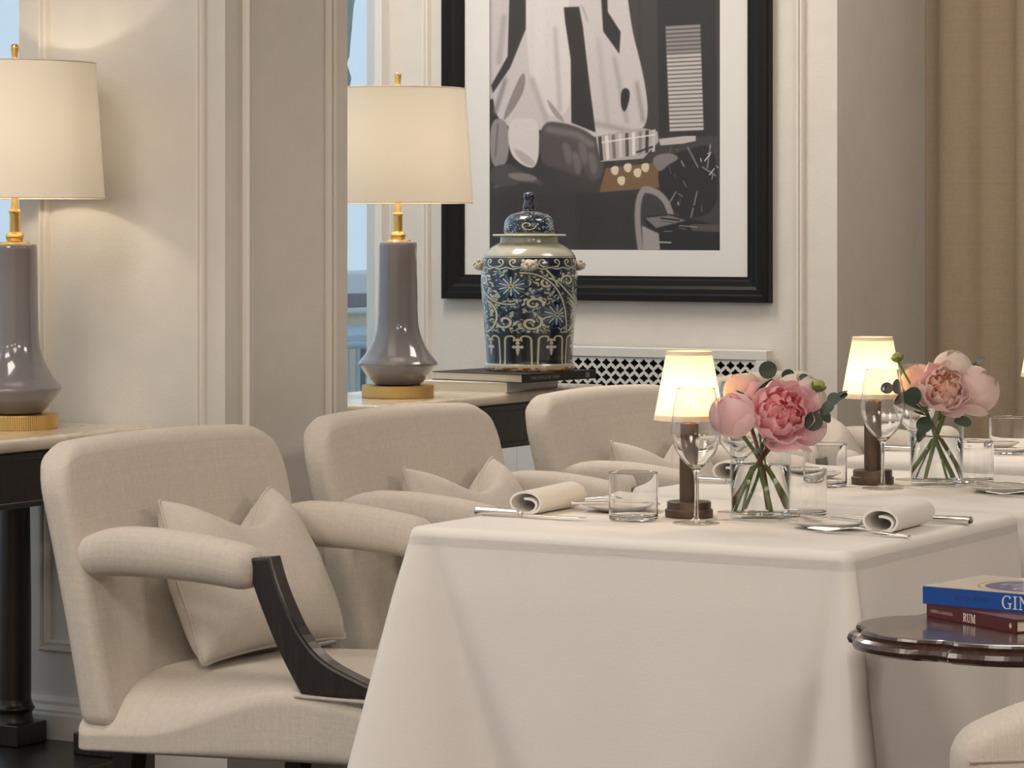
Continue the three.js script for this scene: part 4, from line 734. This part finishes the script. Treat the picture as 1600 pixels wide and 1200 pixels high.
{
  const b = vase(0), g = 'flowers in the vase on the table beside the side table', pink = [M.petalOuter, M.petalMid, M.petalInner], w = 'in the vase beside the cordless lamp with rolled napkins around';
  flower(b, 'full', 'large open rose pink peony with ruffled deep pink heart', [0.012, 0.016, 0.018], [0.036, 0.206, 0.052], [0.16, 0.42, 0.9], 0.055, { m: pink, leaves: [[[-0.004, 0.135, 0.03], [-0.3, -0.4, 0.8], 0.7]] });
  flower(b, 'half', 'closed globe shaped pink peony leaning over the lamp', [0.034, 0.016, -0.01], [-0.058, 0.201, 0.064], [-0.42, 0.88, 0.2], 0.0445, { m: [M.petalPale, M.petalOuter], leaves: [[[-0.012, 0.23, 0.0], [0.75, 0.55, 0.3], 1.0], [[-0.018, 0.225, 0.01], [-0.75, 0.3, 0.2], 0.7]] });
  flower(b, 'half', 'pale blush peony standing behind the large pink one', [-0.03, 0.016, -0.02], [0.074, 0.232, -0.03], [0.3, 0.9, -0.1], 0.046, { m: [M.petalCream, M.petalBlush], red: true });
  flower(b, 'half', 'half open pink peony peeping out under the eucalyptus', [-0.036, 0.016, 0.012], [0.088, 0.178, 0.0], [0.9, 0.3, 0.2], 0.042, { m: [M.petalPale, M.petalOuter], skirt: 3 });
  flower(b, 'half', 'peach pink peony at the back behind the closed globe', [0.01, 0.016, -0.03], [-0.030, 0.240, -0.045], [-0.1, 0.95, -0.1], 0.037, { skirt: 0, m: [M.petalPeach, M.petalPale], red: true });
  flower(b, 'bud', 'round green peony bud above the large rose pink peony', [-0.028, 0.016, 0.026], [0.109, 0.252, 0.012], [0.35, 0.9, 0.15], 0.0125, { r: 0.0026 });
  flower(b, 'bud', 'small pale green bud between the peach and rose peonies', [-0.01, 0.016, -0.034], [-0.012, 0.252, -0.03], [0, 1, 0], 0.010, { r: 0.0022 });
  eucalyptus(b, 'eucalyptus sprig with round dark leaves reaching beside the rose peony', [-0.04, 0.016, -0.012], [[0.0, 0.12, 0.01], [0.055, 0.185, 0.035], [0.105, 0.205, 0.03], [0.155, 0.235, 0.025]], [[[0.078, 0.192, 0.045], [0.5, -0.15, 0.2], 0.030, 1.2], [[0.108, 0.207, 0.04], [0.4, 0.15, 0.3], 0.026, 1.1], [[0.122, 0.222, 0.035], [0.6, 0.3, 0.2], 0.022, 1.4], [[0.137, 0.226, 0.03], [0.7, 0.4, 0.1], 0.022, 1.0], [[0.145, 0.235, 0.028], [0.8, 0.4, 0], 0.016, 0.6], [[0.11, 0.20, 0.03], [0.6, -0.3, -0.3], 0.022, 0.4]], 'eucalyptus sprigs');
  eucalyptus(b, 'thin eucalyptus sprig rising behind the pale blush peony', [0.03, 0.016, -0.03], [[0.01, 0.12, -0.02], [0.04, 0.22, -0.05], [0.075, 0.268, -0.06]], [[[0.022, 0.262, -0.05], [-0.2, 0.9, 0.1], 0.028, 0.2], [[0.066, 0.262, -0.055], [-0.5, 0.4, 0.2], 0.02, 0.5], [[0.078, 0.266, -0.058], [0.7, -0.4, 0.1], 0.018, 0.9], [[0.088, 0.258, -0.055], [0.8, 0.1, 0.2], 0.014, 0.9], [[0.06, 0.255, -0.05], [-0.8, 0.2, 0.2], 0.012, 0.9]], 'eucalyptus sprigs');
}
{
  const b = vase(1), blush = [M.petalPale, M.petalBlush, M.petalPeach];
  flower(b, 'full', 'open blush peony with creamy centre before the curtain', [-0.02, 0.016, 0.02], [0.010, 0.212, 0.045], [0.05, 0.45, 0.9], 0.050, { m: blush, leaves: [[[-0.03, 0.15, 0.03], [-0.6, 0.1, 0.6], 0.8], [[-0.034, 0.16, 0.02], [-0.9, 0.3, 0.3], 1.2], [[-0.03, 0.13, 0.02], [-0.3, -0.9, 0.3], 0.9]] });
  flower(b, 'half', 'very pale pink peony at the outer edge of the bouquet before the curtain', [0.02, 0.016, -0.01], [0.082, 0.206, 0.0], [0.75, 0.6, 0.2], 0.052, { m: [M.petalBlush, M.petalPale], skirt: 3 });
  flower(b, 'half', 'cream white peony at the top of the bouquet before the curtain', [-0.03, 0.016, -0.02], [0.035, 0.250, -0.01], [0.1, 0.95, 0.1], 0.042, { m: [M.petalCream, M.petalBlush] });
  flower(b, 'half', 'smooth peach peony next to the glowing lampshade', [0.035, 0.016, 0.0], [-0.036, 0.224, -0.03], [-0.1, 0.97, 0], 0.035, { m: [M.petalPeach, M.petalPeach], skirt: 0 });
  flower(b, 'bud', 'round green bud on a bare stem next to the glowing lampshade', [0.012, 0.016, 0.03], [-0.086, 0.273, 0.01], [-0.25, 0.95, 0.1], 0.0115, { r: 0.0026, knot: [-0.02, 0.14, 0.02] });
  eucalyptus(b, 'dark eucalyptus sprig drooping over the rim of the far vase', [0.04, 0.016, 0.01], [[0.0, 0.11, 0.02], [-0.03, 0.16, 0.04], [-0.07, 0.195, 0.045], [-0.10, 0.205, 0.04]], [[[-0.03, 0.165, 0.05], [-0.4, -0.3, 0.5], 0.032, 0.9], [[-0.045, 0.18, 0.05], [-0.6, 0.5, 0.3], 0.034, 0.8], [[-0.065, 0.193, 0.05], [-0.7, -0.2, 0.3], 0.032, 1.0], [[-0.085, 0.198, 0.045], [-0.3, 0.9, 0.2], 0.026, 1.0], [[-0.1, 0.203, 0.04], [-0.8, 0.4, 0.1], 0.022, 0.7], [[-0.03, 0.15, 0.05], [-0.2, -0.9, 0.3], 0.03, 0.3], [[0.03, 0.145, 0.055], [0.7, -0.25, 0.3], 0.03, 0.3]], 'eucalyptus sprigs');
  eucalyptus(b, 'eucalyptus sprig standing out above the very pale peony', [-0.036, 0.016, 0.0], [[0.01, 0.12, -0.01], [0.05, 0.22, -0.03], [0.09, 0.262, -0.03]], [[[0.07, 0.255, -0.028], [-0.3, 0.6, 0.1], 0.014, 0.5], [[0.085, 0.258, -0.028], [0.8, 0.5, 0.2], 0.022, 0.9], [[0.078, 0.252, -0.02], [0.8, -0.3, 0.2], 0.015, 0.9]], 'eucalyptus sprigs');
}
// ------------------------------------------------------------------ scalloped side table with two drinks books
{
  const t = thing('side_table', 'dark mahogany side table with scalloped moulded edge holding two books', 'table', [-1.685, 0, -4.611], TURN);
  const edge = (a, off) => { const c = Math.cos(a), s = Math.sin(a), n = 10, ph = a * n / (Math.PI * 2), f = ph - Math.floor(ph), sc = 0.013 * Math.sin(Math.PI * f) ** 0.7 + (f < 0.14 || f > 0.86 ? -0.006 : 0), r = 1 / Math.hypot(c / (0.3176 + off), s / (0.215 + off)); return [c * (r + sc), s * (r + sc)]; };
  const ring = [[-0.012, -0.006], [-0.004, -0.002], [0, 0], [0.004, 0], [0.006, -0.004], [0.005, -0.009], [0.010, -0.011], [0.016, -0.015], [0.019, -0.022], [0.016, -0.030], [0.008, -0.034], [-0.02, -0.034]];
  const Y = 0.66, pos = [], idx = [], n = 240;
  const rows = [[null, -0.0], ...[[-0.3, 0], [-0.012, 0]], [-0.001, 0], [0.004, -0.001], [0.006, -0.005], [0.004, -0.009], [0.010, -0.011], [0.017, -0.015], [0.020, -0.022], [0.017, -0.029], [0.008, -0.033], [-0.02, -0.034], [null, -0.034]];
  rows.forEach(([off, dy]) => { for (let i = 0; i <= n; i++) { const a = i / n * Math.PI * 2; const [x, z] = off === null ? [0, 0] : off < -0.2 ? [Math.cos(a) * 0.05, Math.sin(a) * 0.05] : edge(a, off); pos.push(x, Y + dy, z); } });
  for (let j = 0; j + 1 < rows.length; j++) for (let i = 0; i < n; i++) { const a = j * (n + 1) + i, b = a + 1, c = a + n + 1, d = c + 1; idx.push(a, b, d, a, d, c); }
  const g = new THREE.BufferGeometry(); g.setAttribute('position', new THREE.Float32BufferAttribute(pos, 3)); g.setAttribute('uv', new THREE.Float32BufferAttribute(new Float32Array(pos.length / 3 * 2), 2)); g.setIndex(idx);
  const gg = g.toNonIndexed(); gg.computeVertexNormals(); obj('tabletop', metreUV(gg), M.mahogany, t);
  obj('pedestal', lathe(spline([[0.05, 0.06], [0.045, 0.12], [0.024, 0.2], [0.034, 0.28], [0.04, 0.32], [0.022, 0.4], [0.02, 0.55], [0.05, 0.6], [0.06, 0.627]], 50), 32), M.mahogany, t);
  for (let k = 0; k < 3; k++) { const a = k * 2.094 + 0.5; obj('foot', tube([[0, 0.1, 0], [Math.cos(a) * 0.08, 0.11, Math.sin(a) * 0.08], [Math.cos(a) * 0.18, 0.03, Math.sin(a) * 0.18], [Math.cos(a) * 0.22, 0.018, Math.sin(a) * 0.22]], 0.018, 20, 10), M.mahogany, t); }
  const place = (cx, cz, th, L, W) => [cx + Math.cos(th) * L / 2 - Math.sin(th) * W / 2, cz - Math.sin(th) * L / 2 - Math.cos(th) * W / 2];
  const rt = -0.551, bt = -0.134;
  let [x, z] = place(-1.925, -4.626, rt, 0.24, 0.17);
  const red = book('hardcover_book', 'dark red book lettered RUM lying under the blue book', [x, 0.66, z], rt, [0.24, 0.0215, 0.17], std([0.085, 0.012, 0.014], 0.5));
  const rtex = canvasTex(1400, 116, (g2, w, h) => { g2.fillStyle = '#551416'; g2.fillRect(0, 0, w, h); g2.fillStyle = '#d9c3bd'; g2.textBaseline = 'middle'; g2.font = '36px serif'; g2.fillText('GABRIELLA BAIGUERA', 60, h * 0.5, 360); g2.fillStyle = '#eee2dc'; g2.font = 'bold 108px serif'; g2.fillText('RUM', 580, h * 0.54, 200); g2.beginPath(); g2.ellipse(1315, h / 2, 17, 24, 0, 0, 7); g2.fill(); g2.fillStyle = '#551416'; g2.beginPath(); g2.ellipse(1315, h * 0.42, 6, 7, 0, 0, 7); g2.fill(); g2.fillRect(1311, h * 0.52, 8, 14); });
  obj('spine_lettering', new THREE.PlaneGeometry(0.239, 0.0205), std([1, 1, 1], 0.5, { map: rtex }), red).position.set(0, 0.01075, 0.0854);
  [x, z] = place(-1.929, -4.619, bt, 0.29, 0.20);
  const blue = book('hardcover_book', 'blue spined book lettered GIN on top of the dark red book', [x, 0.6815, z], bt, [0.29, 0.029, 0.20], phys([0.74, 0.70, 0.64], 0.3, { clearcoat: 0.6, clearcoatRoughness: 0.1 }));
  const btex = canvasTex(1600, 150, (g2, w, h) => { g2.fillStyle = '#0a4a9e'; g2.fillRect(0, 0, w, h); g2.textBaseline = 'middle'; g2.fillStyle = '#0a2a5c'; g2.font = '66px sans-serif'; g2.fillText('Aaron Knoll', 330, h * 0.5, 430); g2.fillStyle = '#d3dcec'; g2.font = '158px serif'; g2.fillText('GIN', 803, h * 0.52, 340); });
  obj('spine_lettering', new THREE.PlaneGeometry(0.2895, 0.0285), std([1, 1, 1], 0.5, { map: btex }), blue).position.set(0, 0.0145, 0.1004);
  const ctex = canvasTex(1024, 706, (g2, w, h) => {
    g2.fillStyle = '#e4ddd0'; g2.fillRect(0, 0, w, h); g2.fillStyle = '#b7a98f'; g2.beginPath(); g2.ellipse(w * 0.52, h * 0.5, 330, 320, 0, 0, 7); g2.fill(); g2.fillStyle = '#e9e3d8'; g2.beginPath(); g2.ellipse(w * 0.52, h * 0.5, 312, 302, 0, 0, 7); g2.fill(); g2.fillStyle = '#33509a'; g2.beginPath(); g2.ellipse(w * 0.52, h * 0.5, 285, 275, 0, 0, 7); g2.fill();
    let q = 31; const R = () => { q = (q * 1664525 + 1013904223) >>> 0; return q / 4294967296; };
    for (let i = 0; i < 90; i++) { const a = R() * 6.3, r = R() * 210; g2.fillStyle = ['#d8cfe0', '#8fa0d0', '#c8b0b8', '#5670b4'][i % 4]; g2.beginPath(); g2.ellipse(w * 0.52 + Math.cos(a) * r, h * 0.5 + Math.sin(a) * r * 0.9, 8 + R() * 28, 6 + R() * 16, R() * 3, 0, 7); g2.fill(); }
  });
  obj('cover_print', new THREE.PlaneGeometry(0.288, 0.198).rotateX(-Math.PI / 2), phys([1, 1, 1], 0.3, { map: ctex, clearcoat: 0.6, clearcoatRoughness: 0.1 }), blue).position.set(0, 0.0294, 0);
}
// ------------------------------------------------------------------ lounge chair whose back shows below the side table
{
  const D = 4.3, x = -Math.sin(TURN) * D + Math.cos(TURN) * 0.94, z = -Math.cos(TURN) * D - Math.sin(TURN) * 0.94;
  const t = thing('lounge_chair', 'greige linen lounge chair with low domed back below the side table', 'chair', [x, 0, z], TURN);
  obj('backrest', softBox(0.62, 0.40, 0.12, 0.03, [34, 20, 12], (v) => { v.y += 0.37; const k = v.x / 0.31; if (v.y > 0.42) v.y += 0.075 * (1 - Math.abs(k) ** 2.6) * (v.y - 0.42) / 0.15; }), M.fabric, t);
  obj('piping', tube(Array.from({ length: 9 }, (_, i) => { const k = i / 8 * 2 - 1; return [k * 0.295, 0.548 + 0.006 * (1 - k * k), 0.0605]; }), 0.003, 24, 6), M.fabric, t);
  obj('seat', softBox(0.62, 0.16, 0.5, 0.035, [24, 12, 24], (v) => { v.y += 0.30; v.z += 0.27; }), M.fabric, t);
  for (const [lx, lz] of [[-0.27, 0], [0.27, 0], [-0.27, 0.47], [0.27, 0.47]]) obj('leg', new THREE.CylinderGeometry(0.022, 0.016, 0.225, 16).translate(lx, 0.1125, lz), M.darkWood, t);
}
renderer.render(scene, camera);
